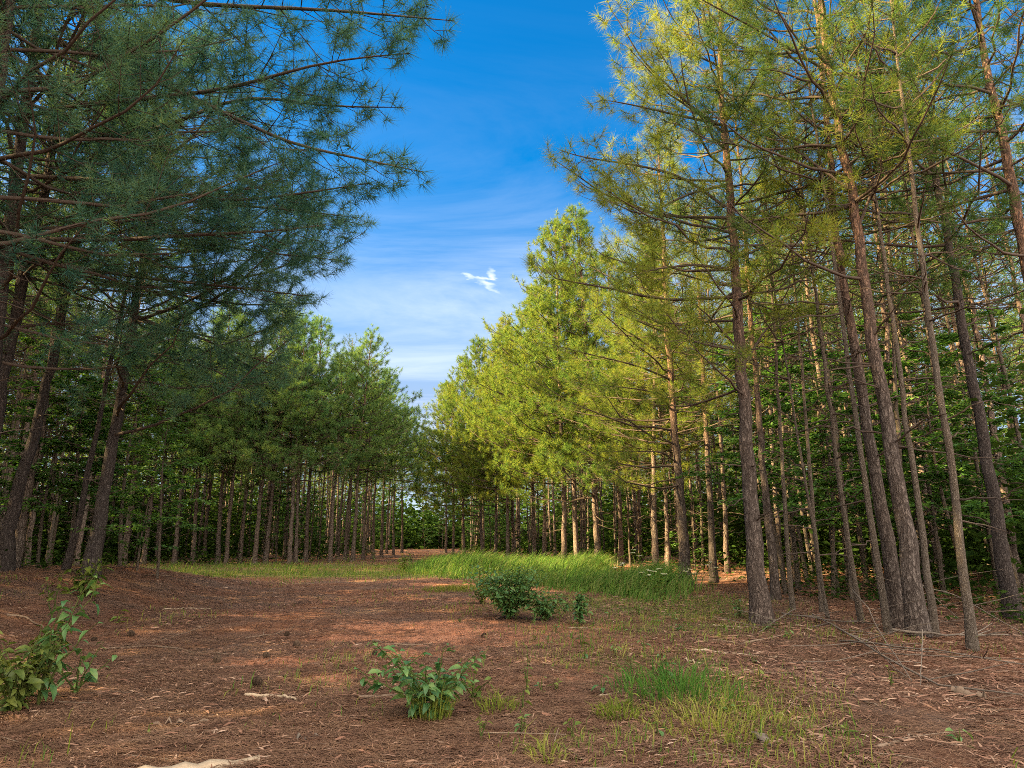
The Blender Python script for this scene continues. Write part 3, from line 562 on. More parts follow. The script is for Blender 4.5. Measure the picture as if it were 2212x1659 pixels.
# interiors: rows behind the edges
def xl(y): return np.interp(y, [0, 15, 16.5, 26, 27.5, 30, 37, 50, 62], [-8.8, -8.8, -14, -14.5, -11, -9.6, -8.6, -8.8, -9.2])
def xr(y): return np.interp(y, [0, 9, 18, 25, 29, 37, 48, 62], [5.6, 5.4, 5.6, 5.0, 3.6, -1.6, -3.4, -5.0])
cand = []
irng = np.random.default_rng(9)
for r_ in range(-20, 21):
    for k in range(34):
        x = r_ * 2.5 + irng.uniform(-.45, .45) - .12 * k; y = 6.5 + k * 1.9 + irng.uniform(-.5, .5)
        if y > 62 or abs(x) > .80 * y + 2.2: continue
        a, b = xl(y), xr(y); side = None
        if x < a - .5 and x > a - 15: side = 'l'
        if x > b + .5 and x < b + 14: side = 'r'
        if side is None or any((x - m[0]) ** 2 + (y - m[1]) ** 2 < 1.25 ** 2 for m in MANUAL): continue
        cand.append((math.hypot(x, y), x, y, side))
cand.sort(); N_IN = 0
for d, x, y, side in cand:
    if N_IN >= 170: break
    if d > 34 and irng.random() < .35: continue
    if side == 'r' and y < 15 and irng.random() < .35: continue
    N_IN += 1
    if side == 'l': place(INNER, x, y, s=(prng.uniform(1.15, 1.3) if y < 27 else prng.uniform(.95, 1.15)), label='slender pine trunk deep in the shaded stand behind the dark bank pines', group='pines deep in the shaded stand')
    else: place(INNER, x, y, 'pine trunk deep in the stand behind the sunny row and the tight cluster', 'pines deep in the sunny stand')
SLIM = [proto(71 + i, 9.6, .052, 6.4, 1.1, bias=0, drop=.2, dead=14, n_needle=12, nlen=.20, nwid=.015, per=3, sub2=False, sub_per_m=3, whorl=.6, sides=6, dead_len=1.1, needle=M_NEEDLE_HALF_SHADE, bark=M_BARK_THIN, name='slender_pine') for i in range(3)]
n_slim = 0
for _ in range(4000):
    y = irng.uniform(11, 44); x = irng.uniform(-.82, .82) * y; a, b = xl(y), xr(y)
    if not ((a - 9 < x < a - .3) or (b + .4 < x < b + 8)) or any((x - m[0]) ** 2 + (y - m[1]) ** 2 < .62 ** 2 for m in MANUAL): continue
    place(SLIM, x, y, 'thin straight trunk standing between thicker ones in the ' + ('shaded stand' if x < a else 'sunny stand'), 'thin trunks inside the ' + ('shaded stand' if x < a else 'sunny stand')); n_slim += 1
    if n_slim >= 80: break
def far_stand():                                  # the wood beyond, one mass
    rng = np.random.default_rng(88); src = []
    for i in range(3):
        r, n = gen_pine(np.random.default_rng(90 + i), [(0, 0, 0), (.1, 0, 6), (.15, .1, 11.2)], .10, 11.2, 4.2 + .5 * i, 2.1, bias=0, drop=.2, dead=6, n_needle=10, nlen=.28, nwid=.042, per=4, sub2=False, sub_per_m=2.0, whorl=.75, sides=5)
        part = []
        for o in list(r.children):
            me = o.data; V = np.empty(len(me.vertices) * 3); me.vertices.foreach_get('co', V); F = [[], []]; 
            for p in me.polygons: F[len(p.vertices) == 4].append(tuple(p.vertices))
            part.append((V.reshape(-1, 3), F, o.name.startswith('crown'), [p.material_index for p in me.polygons])); bpy.data.objects.remove(o); bpy.data.meshes.remove(me)
        bpy.data.objects.remove(r); src.append(part)
    mb = MB(); n = 0
    for _ in range(9000):
        if _ < 3500: y = rng.uniform(-16, 34); x = rng.uniform(-40, -11.5)  # left strip, mostly out of view, added to block the low sun
        else: y = rng.uniform(14, 90); x = rng.uniform(-.84, .84) * y + rng.uniform(-2, 2)
        a, b = xl(min(y, 62)), xr(min(y, 62)); dl, dr = a - x, x - b
        if not (dl > 7 or dr > 8 or (y > 64) or (y < 7 and -22 < x < -11.5)) or max(dl, dr) > 34 or any((x - m[0]) ** 2 + (y - m[1]) ** 2 < 1.7 ** 2 for m in MANUAL): continue
        if y > 48 and abs(x + .145 * y) < 2.6: continue
        MANUAL.append(np.array([x, y])); rz = rng.uniform(0, 6.28); s = rng.uniform(.85, 1.08) * (1.35 if y < 34 and x < 0 else 1); ca, sa = math.cos(rz), math.sin(rz)
        for V, F, cr, mi in src[int(rng.integers(3))]:
            W = np.stack([V[:, 0] * ca - V[:, 1] * sa, V[:, 0] * sa + V[:, 1] * ca, V[:, 2]], -1) * s + [x, y, float(ground(x, y))]
            mb.add(W, np.array(F[0]), 0 if cr else 1) if F[0] else None
            if F[1]: mb.f.append((np.array(F[1]) + mb.n - len(W), 1))
        n += 1
        if n >= 520: break
    o = mb.build('far_wood', [M_NEEDLE, M_BARK_SHADE], smooth=False); tag(o, 'shaded far wood of pines behind the trunks on both sides', 'wood', kind='stuff')
far_stand()
# trees beside the camera, outside the picture, scaled up to shade the foreground
for x, y in [(-9, 5.5), (-10.5, 3), (-9.5, .5), (-11.5, -2), (-12.5, 1.2), (-12, 4.6), (-14, -4.5), (-15, 2.5), (-14.5, 6), (-16.5, -1), (-10.5, -5), (-17, 4.4), (-18.5, 1), (-19, 7)]:
    place(EDGE_L if x > -12 else INNER, x, y, 'pine beside the clearing, beyond the frame', 'pines beyond the frame', face=(1, 0), s=1.62 if y < 5.8 else 1.3)

# ------------------------------------------------------------------ broadleaf saplings
def gen_broad(seed, H, r0, spread, n_br, lsize, leafmat=None, start=.25, dens=1.0):
    rng = np.random.default_rng(seed); z = np.linspace(0, H, 9); T = MB(); C = MB()
    path = np.stack([.12 * np.sin(z * .9 + seed), .12 * np.cos(z * .8 + seed) - .12 * math.cos(seed), z], -1); path[:, 0] -= path[0, 0]
    tube(T, path, r0 * (1 - z / H) ** .8 + .006, 7)
    pc, pd = [], []
    for i in range(n_br):
        h = H * (start + (1 - start) * (i + rng.random()) / n_br); az = i * 2.4 + rng.uniform(-.4, .4); rel = (h / H - start) / (1 - start)
        L = spread * (1 - .65 * rel) * rng.uniform(.6, 1.1); el = R(rng.uniform(5, 25) + 30 * rel); s = np.linspace(0, 1, 6)
        p0 = np.array([np.interp(h, z, path[:, 0]), np.interp(h, z, path[:, 1]), h]); d = np.array([math.cos(az), math.sin(az), 0])
        pts = p0 + d * (L * s * math.cos(el))[:, None] + np.array([0, 0, 1.]) * (L * (s * math.sin(el) - .22 * s * s))[:, None]; pts[1:] += .03 * rng.standard_normal((5, 3))
        tube(T, pts, .008 * (1 - s) + .003, 4)
        m = int(L * 7) + 3; t = rng.uniform(.25, 1, m); q = np.stack([np.interp(t, s, pts[:, k]) for k in range(3)], -1)
        aa = az + rng.choice([-1, 1], m) * rng.uniform(.5, 1.2, m); dd = np.stack([np.cos(aa), np.sin(aa), rng.uniform(-.1, .25, m)], -1); l2 = rng.uniform(.15, .5, m) * (.5 + .5 * L)
        e = q + dd * l2[:, None]; twigs(T, q, (q + e) / 2, e, .003, .0015)
        nl = int(9 * dens); u = rng.uniform(.15, 1.05, (m, nl, 1)); cc = (q[:, None] + (e - q)[:, None] * u).reshape(-1, 3) + .025 * rng.standard_normal((m * nl, 3))
        ang = np.repeat(aa, nl) + rng.uniform(-1.3, 1.3, m * nl); pc.append(cc); pd.append(np.stack([np.cos(ang), np.sin(ang), rng.uniform(-.55, .15, m * nl)], -1))
    pc = np.concatenate(pc); pd = np.concatenate(pd); up = nrm(np.array([[0, 0, 1.]]) + .35 * rng.standard_normal(pd.shape))
    small_leaves(C, rng, pc, pd, up, lsize * rng.uniform(.6, 1.2, len(pc)), lsize * .6 * rng.uniform(.7, 1.2, len(pc)))
    root = empty('broadleaf_sapling', (0, 0, 0)); T.build('trunk', M_BARK_THIN, root); C.build('crown', leafmat or M_BROAD, root, smooth=False); return root
BR = [gen_broad(81, 4.6, .035, 1.8, 26, .12, dens=1.7), gen_broad(82, 3.4, .028, 1.5, 18, .11), gen_broad(83, 6.0, .045, 2.0, 32, .12, start=.28, dens=1.7), gen_broad(84, 2.2, .02, 1.0, 14, .10, start=.15)]
def put_br(k, x, y, label, group, s=1.0):
    o = BR[k]; loc = (x, y, float(ground(x, y)) - .02); rz = prng.uniform(0, 6.28)
    if o.name in USED: r = copy_tree(o, loc, rz, s)
    else: USED.add(o.name); r = o; r.location = loc; r.rotation_euler = (0, 0, rz); r.scale = (s, s, s)
    tag(r, label, 'sapling', group)
for px, Y, k, s, lab in [(345, 13.4, 0, .72, 'light green sapling right of the corner pine, drooping sprays before the far row'), (300, 13.8, 3, 1.0, 'low pale sapling tucked between the corner pine and the dead stick'), (262, 15.2, 2, .95, 'bright green sapling behind the bank corner pine, its lit sprays reaching over the far row'), (85, 14.2, 0, .95, 'leafy sapling with flat green sprays between the two dark bank trunks'), (30, 15, 2, .9, 'tall leafy sapling at the very edge of the photo behind the bank'),
                         (150, 14.8, 0, .9, 'low leafy sapling in the dark behind the bank pines'), (1690, 13.6, 2, .95, 'dark green sapling filling the gap right of the orange-lit pine'), (1790, 13.0, 0, 1.05, 'dense dark sapling behind the thin trunks in the gap'), (1740, 15.5, 2, 1.0, 'tall sapling farther back in the gap between the big pines'),
                         (1890, 12.6, 0, 1.0, 'sapling in deep shade behind the tight trunk cluster'), (2080, 11.8, 0, 1.0, 'sapling in deep shade behind the slim lichen-spotted trunk'), (2190, 11.2, 2, .8, 'leafy sapling against the dark at the photo edge by the dead branches'), (1980, 14.5, 2, 1.0, 'tall sapling in the shade between cluster and dark trunk')]:
    x, y = at_px(px, Y); put_br(k, x, y, lab, 'broadleaf saplings under the pines', s)
brng = np.random.default_rng(21); cnt = 0
for _ in range(900):
    y = brng.uniform(13, 60); x = brng.uniform(-.8 * y, .8 * y); a, b = xl(y), xr(y)
    if not ((x < a - .8 and x > a - 12) or (x > b + .8 and x < b + 12)) or any((x - m[0]) ** 2 + (y - m[1]) ** 2 < .9 ** 2 for m in MANUAL): continue
    put_br(int(brng.integers(4)), x, y, 'leafy sapling among the trunks in the ' + ('shaded stand' if x < a else 'sunny stand'), 'saplings among the trunks of the ' + ('shaded stand' if x < a else 'sunny stand'), brng.uniform(.7, 1.1)); MANUAL.append(np.array([x, y])); cnt += 1
    if cnt >= 42: break
for x, y, k in [(-6.6, 60, 2), (-4.6, 62, 2), (-8.4, 61, 2), (-6, 57, 1), (-7.4, 56, 3)]:
    put_br(k, x, y, 'pale leafy tree closing the far end of the lane below the sky gap', 'leafy trees closing the lane')

# ------------------------------------------------------------------ undergrowth, grasses, litter (uncountable)
def in_wood(x, y): return (x < xl(y) - .1) | (x > xr(y) + .1)
def undergrowth():
    rng = np.random.default_rng(31); mb = MB(); K = 2600
    y = rng.uniform(9, 62, K); x = rng.uniform(-1, 1, K) * (.8 * y + 1); k = in_wood(x, y) & (x > xl(y) - 16) & (x < xr(y) + 16); x, y = x[k], y[k]; n = 26
    h = rng.uniform(.15, 1.3, len(x)) * np.clip(y / 22, .35, 1.2); C = np.stack([x, y, ground(x, y)], -1); C = np.repeat(C, n, 0); hh = np.repeat(h, n); o = rng.standard_normal((len(C), 3)) * np.stack([hh * .35, hh * .35, 0 * hh], -1)
    o[:, 2] = rng.random(len(C)) * hh; C = C + o; a = rng.uniform(0, 6.28, len(C)); D = np.stack([np.cos(a), np.sin(a), rng.uniform(-.5, .5, len(C))], -1)
    sz = .05 + .004 * C[:, 1]; small_leaves(mb, rng, C, D, nrm(np.array([[0, 0, 1.]]) + .5 * rng.standard_normal(D.shape)), sz * rng.uniform(.7, 1.3, len(C)), sz * .6)
    o = mb.build('undergrowth', M_SHADE_LEAF, smooth=False); tag(o, 'low leafy undergrowth on the shaded forest floor', 'undergrowth', kind='stuff')
undergrowth()
def thicket():
    rng = np.random.default_rng(32); mb = MB(); K = 17000
    y = rng.uniform(9, 80, K); x = rng.uniform(-.86, .86, K) * y; q = rng.random(K) < .25; y = np.where(q, rng.uniform(-14, 26, K), y); x = np.where(q, rng.uniform(-36, -13.5, K), x); yy = np.minimum(y, 62); d = np.maximum(xl(yy) - x, x - xr(yy)); k = (((d > 7) & (d < 34)) | (y > 58)) & (rng.random(K) < np.clip(np.where(y > 58, .9, .15 + d / 16), 0, 1)); x, y = x[k], y[k]; n = 22  # left share, mostly out of view, added to stop sun under the crowns
    K2 = 900; y2 = rng.uniform(9.5, 27, K2); x2 = xr(y2) + rng.uniform(3.2, 13, K2); x = np.concatenate([x, x2]); y = np.concatenate([y, y2])
    h = rng.uniform(.6, 1, len(x)) * rng.uniform(1.0, 8.0, len(x)) * np.where((y > 57) & (x > -10.5) & (x < -4), .8, 1); C = np.repeat(np.stack([x, y, ground(x, y) + h * .5], -1), n, 0); hh = np.repeat(h, n); o = rng.standard_normal((len(C), 3)) * np.stack([.25 + hh * .14, .25 + hh * .14, hh * .28], -1); C = C + o; C[:, 2] = np.maximum(C[:, 2], .05)
    a = rng.uniform(0, 6.28, len(C)); D = np.stack([np.cos(a), np.sin(a), rng.uniform(-.6, .5, len(C))], -1); sz = .15 + .006 * np.maximum(C[:, 1], 8)
    small_leaves(mb, rng, C, D, nrm(np.array([[0, 0, 1.]]) + .7 * rng.standard_normal(D.shape)), sz * rng.uniform(.7, 1.3, len(C)), sz * .65)
    o = mb.build('thicket', M_SHADE_LEAF, smooth=False); tag(o, 'dim leafy thicket filling the depth of the wood between trunks', 'thicket', kind='stuff')
thicket()

def tall_grass():
    rng = np.random.default_rng(33); K = 46000; mb = MB()
    u = rng.random(K); v = rng.random(K) ** 1.3
    fx = np.interp(u, [0, .12, .25, .55, .8, 1], [-3.4, -2.6, -1.2, 1.4, 2.5, 2.9]); fy = np.interp(u, [0, .12, .25, .55, .8, 1], [23.5, 20.5, 18.2, 15.2, 13.6, 12.9])
    bx = np.interp(u, [0, .12, .25, .55, .8, 1], [-3.2, -2.2, -.4, 2.7, 3.4, 3.4]); by = np.interp(u, [0, .12, .25, .55, .8, 1], [29, 28.5, 27.5, 24.5, 19, 15.2])
    x = fx + (bx - fx) * v; y = fy + (by - fy) * v; v = v + .10 * rng.standard_normal(K) * (rng.random(K) < .35); x = x + .35 * rng.standard_normal(K); y = y + .35 * rng.standard_normal(K); keep = (rng.random(K) < .5 + .8 * vnoise(x, y, 1.5)) & (v > -.2); x, y, u, v = x[keep], y[keep], u[keep], v[keep]; K = len(x)
    H = (.43 + .25 * vnoise(x, y, 1.1, 1)) * rng.uniform(.40, 1.45, K) * np.clip(.25 + v * 4, 0, 1) * np.interp(u, [0, .06, .2, .9, 1], [.5, .95, 1.15, 1.0, .6])
    lean = np.stack([.55 + .25 * rng.standard_normal(K), -.1 + .25 * rng.standard_normal(K), 0 * x], -1)
    blades(mb, rng, np.stack([x, y, ground(x, y) - .01], -1), H, rng.uniform(.012, .026, K), lean)
    o = mb.build('tall_grass', M_TALL, smooth=False); tag(o, 'tall bright green grass bent over in front of the sunny row', 'grass', kind='stuff')
tall_grass()

def short_grass():
    rng = np.random.default_rng(34); mb = MB(); K = 230000
    y = np.exp(rng.uniform(math.log(3.6), math.log(30), K)); x = rng.uniform(-.85, .85, K) * y
    dens = np.clip(blobs(x, y, TURF) + .35 * vnoise(x, y, 1.6, 4) - .10, 0, 1); dens = np.where(y > 17, dens, dens * .6); k = (rng.random(K) < dens); x, y = x[k], y[k]; K = len(x)
    H = rng.uniform(.03, .11, K) * np.where(rng.random(K) < .07, 2.3, 1) * (1 + .3 * (blobs(x, y, [(1.45, 4.95, .42, .40, 1)]) > .45)) * (1 + 1.3 * (y > 14)); lean = np.stack([.35 * rng.standard_normal(K) + .2, .45 * rng.standard_normal(K), 0 * x], -1) * 1.3
    W = rng.uniform(.003, .007, K) * (1 + .05 * y); C = np.stack([x, y, ground(x, y) - .005], -1); fr = rng.random(K) < np.where(y > 13, .85, .55)
    for k, mi in ((~fr, 0), (fr, 1)): blades(mb, rng, C[k], H[k], W[k], lean[k], mi)
    o = mb.build('grass', [M_GRASS, M_FRESH], smooth=False); tag(o, 'thin short grass scattered over the clearing', 'grass', kind='stuff')
short_grass()

def litter():
    rng = np.random.default_rng(35); mb = MB(); K = 330000
    y = np.exp(rng.uniform(math.log(3.3), math.log(26), K)); x = rng.uniform(-.88, .88, K) * (y + .3)
    k = rng.random(K) > np.clip(blobs(x, y, CLAY) + .25 + .75 * vnoise(x, y, 1.7, 1), 0, .95); x, y = x[k], y[k]; K = len(x)
    flow = .55 * vnoise(x, y, .35, 5) + np.where(x > 1.5, -.25, .05); a = flow + .7 * rng.standard_normal(K); a = np.where(rng.random(K) < .4, rng.uniform(0, 3.14, K), a)
    L = rng.gamma(2.0, .0105 + .0055 * sstep(.5, 2.5, x), K) * (1 + .02 * y); L = np.clip(L, .010, .16); W = L * rng.uniform(.05, .20, K); W = np.clip(W, .002, .014) * (1 + .025 * y)
    d = np.stack([np.cos(a), np.sin(a), .13 * rng.standard_normal(K)], -1); s = np.stack([-np.sin(a), np.cos(a), .35 * rng.standard_normal(K)], -1)
    C = np.stack([x, y, ground(x, y) + rng.uniform(.002, .016, K) + .10 * L], -1); l = L[:, None] / 2; w_ = W[:, None] / 2; up = np.array([[0, 0, 1.]]); bow = up * (L * rng.uniform(-.05, .12, K))[:, None]
    V = np.stack([C - d * l - s * w_ * .5, C - d * l + s * w_ * .5, C - s * w_ + bow, C + s * w_ + bow, C + d * l - s * w_ * .4, C + d * l + s * w_ * .4], 1); b = np.arange(K)[:, None] * 6
    mb.add(V, np.concatenate([b + np.array([[0, 2, 3, 1]]), b + np.array([[2, 4, 5, 3]])]))
    o = mb.build('leaf_litter', M_LITTER, smooth=False); tag(o, 'shredded bark and wood chips strewn over the red soil', 'litter', kind='stuff')
    mb = MB(); K = 240000; y = np.exp(rng.uniform(math.log(3.3), math.log(17), K)); x = rng.uniform(-.88, .88, K) * (y + .3)
    k = rng.random(K) < .35 + .65 * (vnoise(x, y, .9, 7) > -.1); x, y = x[k], y[k]; K = len(x); a = rng.uniform(0, 3.14, K); a = np.where(rng.random(K) < .5, .5 * rng.standard_normal(K), a); L = rng.uniform(.06, .17, K)
    d = np.stack([np.cos(a), np.sin(a), .10 * rng.standard_normal(K)], -1); s = np.stack([-np.sin(a), np.cos(a), 0 * a], -1) * (.0011 + .00035 * y[:, None]); C = np.stack([x, y, ground(x, y) + rng.uniform(.004, .022, K)], -1); l = L[:, None] / 2; cv_ = np.stack([-np.sin(a), np.cos(a), 0 * a], -1) * (L * rng.uniform(-.15, .15, K))[:, None]
    V = np.stack([C - d * l, C - s + cv_, C + s + cv_, C + d * l], 1); b = np.arange(K)[:, None] * 4
    mb.add(V, np.concatenate([b + np.array([[0, 1, 2]]), b + np.array([[2, 1, 3]])]))
    o = mb.build('pine_straw', M_STRAW, smooth=False); tag(o, 'thin brown pine straw scattered over the near ground', 'pine straw', kind='stuff')
litter()
def twig_litter():
    rng = np.random.default_rng(37); mb = MB(); K = 1500; y = np.exp(rng.uniform(math.log(3.4), math.log(20), K)); x = rng.uniform(-.86, .86, K) * y; k = (rng.random(K) < .35 + .5 * (x > 1) + .4 * vnoise(x, y, .8, 9)); x, y = x[k], y[k]; K = len(x)
    a = rng.uniform(0, 6.28, K); a = np.where(rng.random(K) < .6, .4 * rng.standard_normal(K), a); L = np.clip(rng.gamma(2, .09, K), .06, .7); r = .0022 + .007 * L * rng.random(K); P0 = np.stack([x, y, ground(x, y) + r + .006], -1)
    d = np.stack([np.cos(a), np.sin(a), .05 * rng.random(K)], -1); n_ = np.stack([-np.sin(a), np.cos(a), .3 * rng.random(K)], -1); P2 = P0 + d * L[:, None]; P2[:, 2] = ground(P2[:, 0], P2[:, 1]) + r + rng.uniform(.004, .05, K) * L * 2; P1 = (P0 + P2) / 2 + n_ * (L * rng.normal(0, .06, K))[:, None]; P1[:, 2] = np.maximum(P1[:, 2], ground(P1[:, 0], P1[:, 1]) + r)
    twigs(mb, P0, P1, P2, r, r * .5); o = mb.build('twig_litter', M_STICK); tag(o, 'small broken twigs strewn over the clearing floor', 'twigs', kind='stuff')
twig_litter()

# ------------------------------------------------------------------ plants in the clearing
def plant(seed, loc, n_stem, H, spread, leaf, per_m, label, cat='plant', m=None, name='leafy_plant', group=None, lean=(0, 0), grass=0, wide=.52, droop=.25, bare=.12, tilt=.6, branchy=0):
    rng = np.random.default_rng(seed); S = MB(); F = MB(); m = m or M_BUSH; pc, pd, pl = [], [], []
    for i in range(n_stem):
        az = i * 2.4 + rng.uniform(-.5, .5); hh = H * rng.uniform(.55, 1.0) if i else H; sp = spread * rng.uniform(.25, 1.0) * (0.35 if i == 0 else 1)
        s = np.linspace(0, 1, 7); d = np.array([math.cos(az), math.sin(az), 0]); pts = d * (sp * s ** 1.2)[:, None] + np.array([0, 0, 1.]) * (hh * s * (1 - .12 * s))[:, None] + np.array([lean[0], lean[1], 0]) * (s ** 1.5)[:, None]; pts[1:] += .012 * rng.standard_normal((6, 3)) * H
        tube(S, pts, (.0045 + .006 * H) * (1 - s) ** .8 * .8 + .0016, 5)
        lines = [(pts, s, bare)]
        for _ in range(branchy):
            t0 = rng.uniform(.25, .8); p0 = np.array([np.interp(t0, s, pts[:, k]) for k in range(3)]); a2 = rng.uniform(0, 6.28); l2 = H * rng.uniform(.2, .42); dd = np.array([math.cos(a2), math.sin(a2), .55]); q = p0 + dd * (l2 * s)[:, None]; tube(S, q, .003 * (1 - s) + .0014, 4); lines.append((q, s, .2))
        for q, s_, b0 in lines:
            L = np.linalg.norm(np.diff(q, axis=0), axis=1).sum(); k = max(3, int(L * per_m)); t = np.linspace(b0, 1, k); p = np.stack([np.interp(t, s_, q[:, j]) for j in range(3)], -1)
            a = np.arange(k) * 2.4 + rng.uniform(0, 6) + rng.uniform(-.4, .4, k); pc.append(p); pd.append(np.stack([np.cos(a), np.sin(a), tilt * rng.uniform(-.7, .9, k)], -1)); pl.append(leaf * rng.uniform(.35, 1.25, k) * (.75 + .4 * np.sin(np.pi * np.clip(t, .1, .9))))
    pc = np.concatenate(pc); pd = nrm(np.concatenate(pd)); pl = np.concatenate(pl); pe = pc + pd * (.18 * pl)[:, None]; twigs(S, pc, (pc + pe) / 2, pe, .0018, .0012)
    leaves(F, rng, pe, pd, nrm(np.array([[0, 0, 1.]]) + .35 * rng.standard_normal(pd.shape)), pl, pl * wide * rng.uniform(.8, 1.15, len(pl)), 0, .16, droop * 3)
    root = empty(name, loc, rng.uniform(0, 6.28) if lean == (0, 0) else 0); S.build('stem', M_STEM, root); F.build('foliage', m, root, smooth=True)
    if grass:
        Gm = MB(); K = grass; a = rng.uniform(0, 6.28, K); r = .22 * H * rng.random(K) ** .6 + .02; C = np.stack([np.cos(a) * r, np.sin(a) * r, 0 * a], -1)
        blades(Gm, rng, C, rng.uniform(.25, .6, K) * H, rng.uniform(.004, .008, K), np.stack([np.cos(a), np.sin(a), 0 * a], -1) * rng.uniform(.2, 1.1, (K, 1))); Gm.build('grass_blades', M_GRASS, root, smooth=False)
    tag(root, label, cat, group); return root
plant(101, G(930, 1550), 16, .54, .52, .088, 28, wide=.55, label= 'knee-high plant with glossy blue-green leaves and grass at its foot, alone on bare ground', grass=150, droop=.3, branchy=1)
plant(102, G(800, 1500) + [-.0, .12, 0], 3, .16, .12, .085, 30, 'small low sprig of dark leaves beside the glossy knee-high plant')
plant(103, G(1020, 1520) + [0, .1, 0], 4, .26, .2, .06, 30, 'wispy yellowish sprig on the right side of the glossy knee-high plant', m=M_BUSHY)
plant(104, G(1100, 1338), 38, .88, .72, .080, 34, 'rounded leafy bush at the front edge of the tall grass', cat='bush', name='leafy_bush', branchy=3, tilt=.5)
plant(105, G(1178, 1342), 20, .46, .50, .07, 38, 'low dark sprawl of leaves leaning on the rounded bush', cat='bush', name='leafy_bush', branchy=2)
plant(106, G(1040, 1305), 9, .55, .45, .09, 26, 'pale leafy shoots on the far side of the rounded bush', cat='bush', name='leafy_bush', branchy=2, m=M_BUSHY)
plant(107, G(1252, 1352), 6, .50, .08, .08, 60, 'narrow upright green plant right of the rounded bush', branchy=1)
plant(108, G(30, 1540), 20, .66, .52, .085, 30, 'dense leafy shrub cut by the frame at the near side of the bank', cat='bush', name='leafy_bush', branchy=1, m=M_OLIVE, bare=.05)
plant(109, G(70, 1530) + [0, .05, 0], 6, .98, .22, .095, 22, 'tall stem with large drooping dark leaves beside the dense shrub', cat='bush', name='leafy_bush', m=M_BUSH, droop=.5, lean=(.16, .05))
plant(110, G(170, 1500) + [-.02, .0, 0], 5, .42, .30, .10, 22, 'low side shoot with round leaves at the foot of the dense shrub', m=M_BUSH, lean=(.08, 0))
plant(111, G(110, 1345), 3, .75, .15, .12, 15, 'slender stem topped with a pale whorl of leaves before the bank', m=M_BUSHY, bare=.5)
plant(112, G(185, 1290), 8, .72, .42, .15, 18, 'bright yellow-green broad-leaved plant on the bank below the leaning corner pine', m=M_BUSHY, droop=.45)
plant(113, G(255, 1345), 3, .18, .16, .12, 22, 'low yellowish weed lying over a stick near the bank', m=M_BUSHY)
plant(114, G(1440, 1470), 3, .24, .08, .07, 26, 'small bluish-leaved sprig standing in the grass tuft', lean=(0, .05))
plant(115, G(2075, 1610), 2, .10, .04, .085, 40, 'tiny two-leaved seedling on the wood chips near the frame corner')
plant(116, G(1420, 1590), 2, .09, .06, .08, 30, 'pale little seedling in front of the grass tuft')
plant(117, G(1140, 1500), 2, .34, .05, .028, 80, 'thin dry weed stalk between the glossy plant and the grass tuft', m=M_BUSHY, tilt=.2)
plant(118, G(1475, 1365), 4, .14, .10, .06, 40, 'dark rosette weed right of the narrow upright plant')
plant(119, G(1255, 1395), 3, .20, .07, .07, 26, 'yellow-green weed in front of the narrow upright plant', m=M_BUSHY)
plant(120, G(1600, 1335), 5, .30, .18, .06, 30, 'bushy weed at the foot of the orange-lit pine', branchy=1)
plant(121, G(870, 1235), 7, .7, .3, .10, 22, 'pale weed clump at the far end of the tall grass', cat='bush', name='leafy_bush', m=M_BUSHY, branchy=1)
plant(122, G(1300, 1500), 2, .14, .06, .07, 30, 'two-leaved weed just left of the grass tuft')
plant(123, G(320, 1585) + [0, 0, 0], 0 + 1, .06, .02, .03, 60, 'tiny yellow sprig in the foreground chips', m=M_BUSHY)
wr = np.random.default_rng(55)
for i in range(26):                               # weeds along the far grass strip
    px = wr.uniform(330, 900); py = wr.uniform(1207, 1222); g = G(px, py)
    plant(400 + i, g, 3, wr.uniform(.25, .6), .2, .09, 18, 'leafy weed at the far edge of the clearing below the shaded row', name='weed', group='weeds along the far clearing edge', m=M_BUSHY if i % 3 else M_BUSH)
for i in range(60):                               # small weeds through the near turf
    x = wr.uniform(-.6, 2.9); y = wr.uniform(4, 12); x *= .5 + y / 10
    plant(440 + i, (x, y, float(ground(x, y)) - .004), 2, wr.uniform(.06, .18), .07, .05, 30, 'small weed among the thin grass right of the bare ground', name='weed', group='weeds in the thin grass', m=M_BUSHY if i % 2 else M_BUSH)

def grass_tuft(seed, loc, K, R_, H, label, mm=None):
    rng = np.random.default_rng(seed); mb = MB(); a = rng.uniform(0, 6.28, K); r = R_ * rng.random(K) ** .6; C = np.stack([np.cos(a) * r, np.sin(a) * r, 0 * a], -1); C[:, 2] = ground(C[:, 0] + loc[0], C[:, 1] + loc[1]) - loc[2] - .01
    a2 = a + rng.normal(0, .9, K); blades(mb, rng, C, H * rng.uniform(.4, 1.15, K) * (1.1 - .5 * r / R_), rng.uniform(.005, .013, K), np.stack([np.cos(a2), np.sin(a2), 0 * a], -1) * rng.uniform(.5, 1.5, (K, 1)))
    o = mb.build('grass_tuft', mm or M_TALL, smooth=False); o.location = [float(c) for c in loc]; tag(o, label, 'grass tuft'); return o
grass_tuft(131, G(1465, 1500), 380, .50, .33, 'lush green grass tuft on the wood chips in the near clearing')
grass_tuft(132, G(1540, 1570), 420, .50, .17, 'yellowish sparse grass tuft in front of the lush one', M_GRASS)
grass_tuft(133, G(1330, 1545), 160, .16, .17, 'small upright grass tuft left of the lush one', M_GRASS)
grass_tuft(134, G(1180, 1640), 60, .10, .16, 'few long blades at the bottom of the frame', M_GRASS)
grass_tuft(135, G(1075, 1530), 120, .16, .16, 'yellowish grass tuft touching the glossy plant', M_GRASS)
grass_tuft(136, G(985, 1275), 900, .75, .20, 'light green grass patch between the red clay and the rounded bush', M_GRASS)

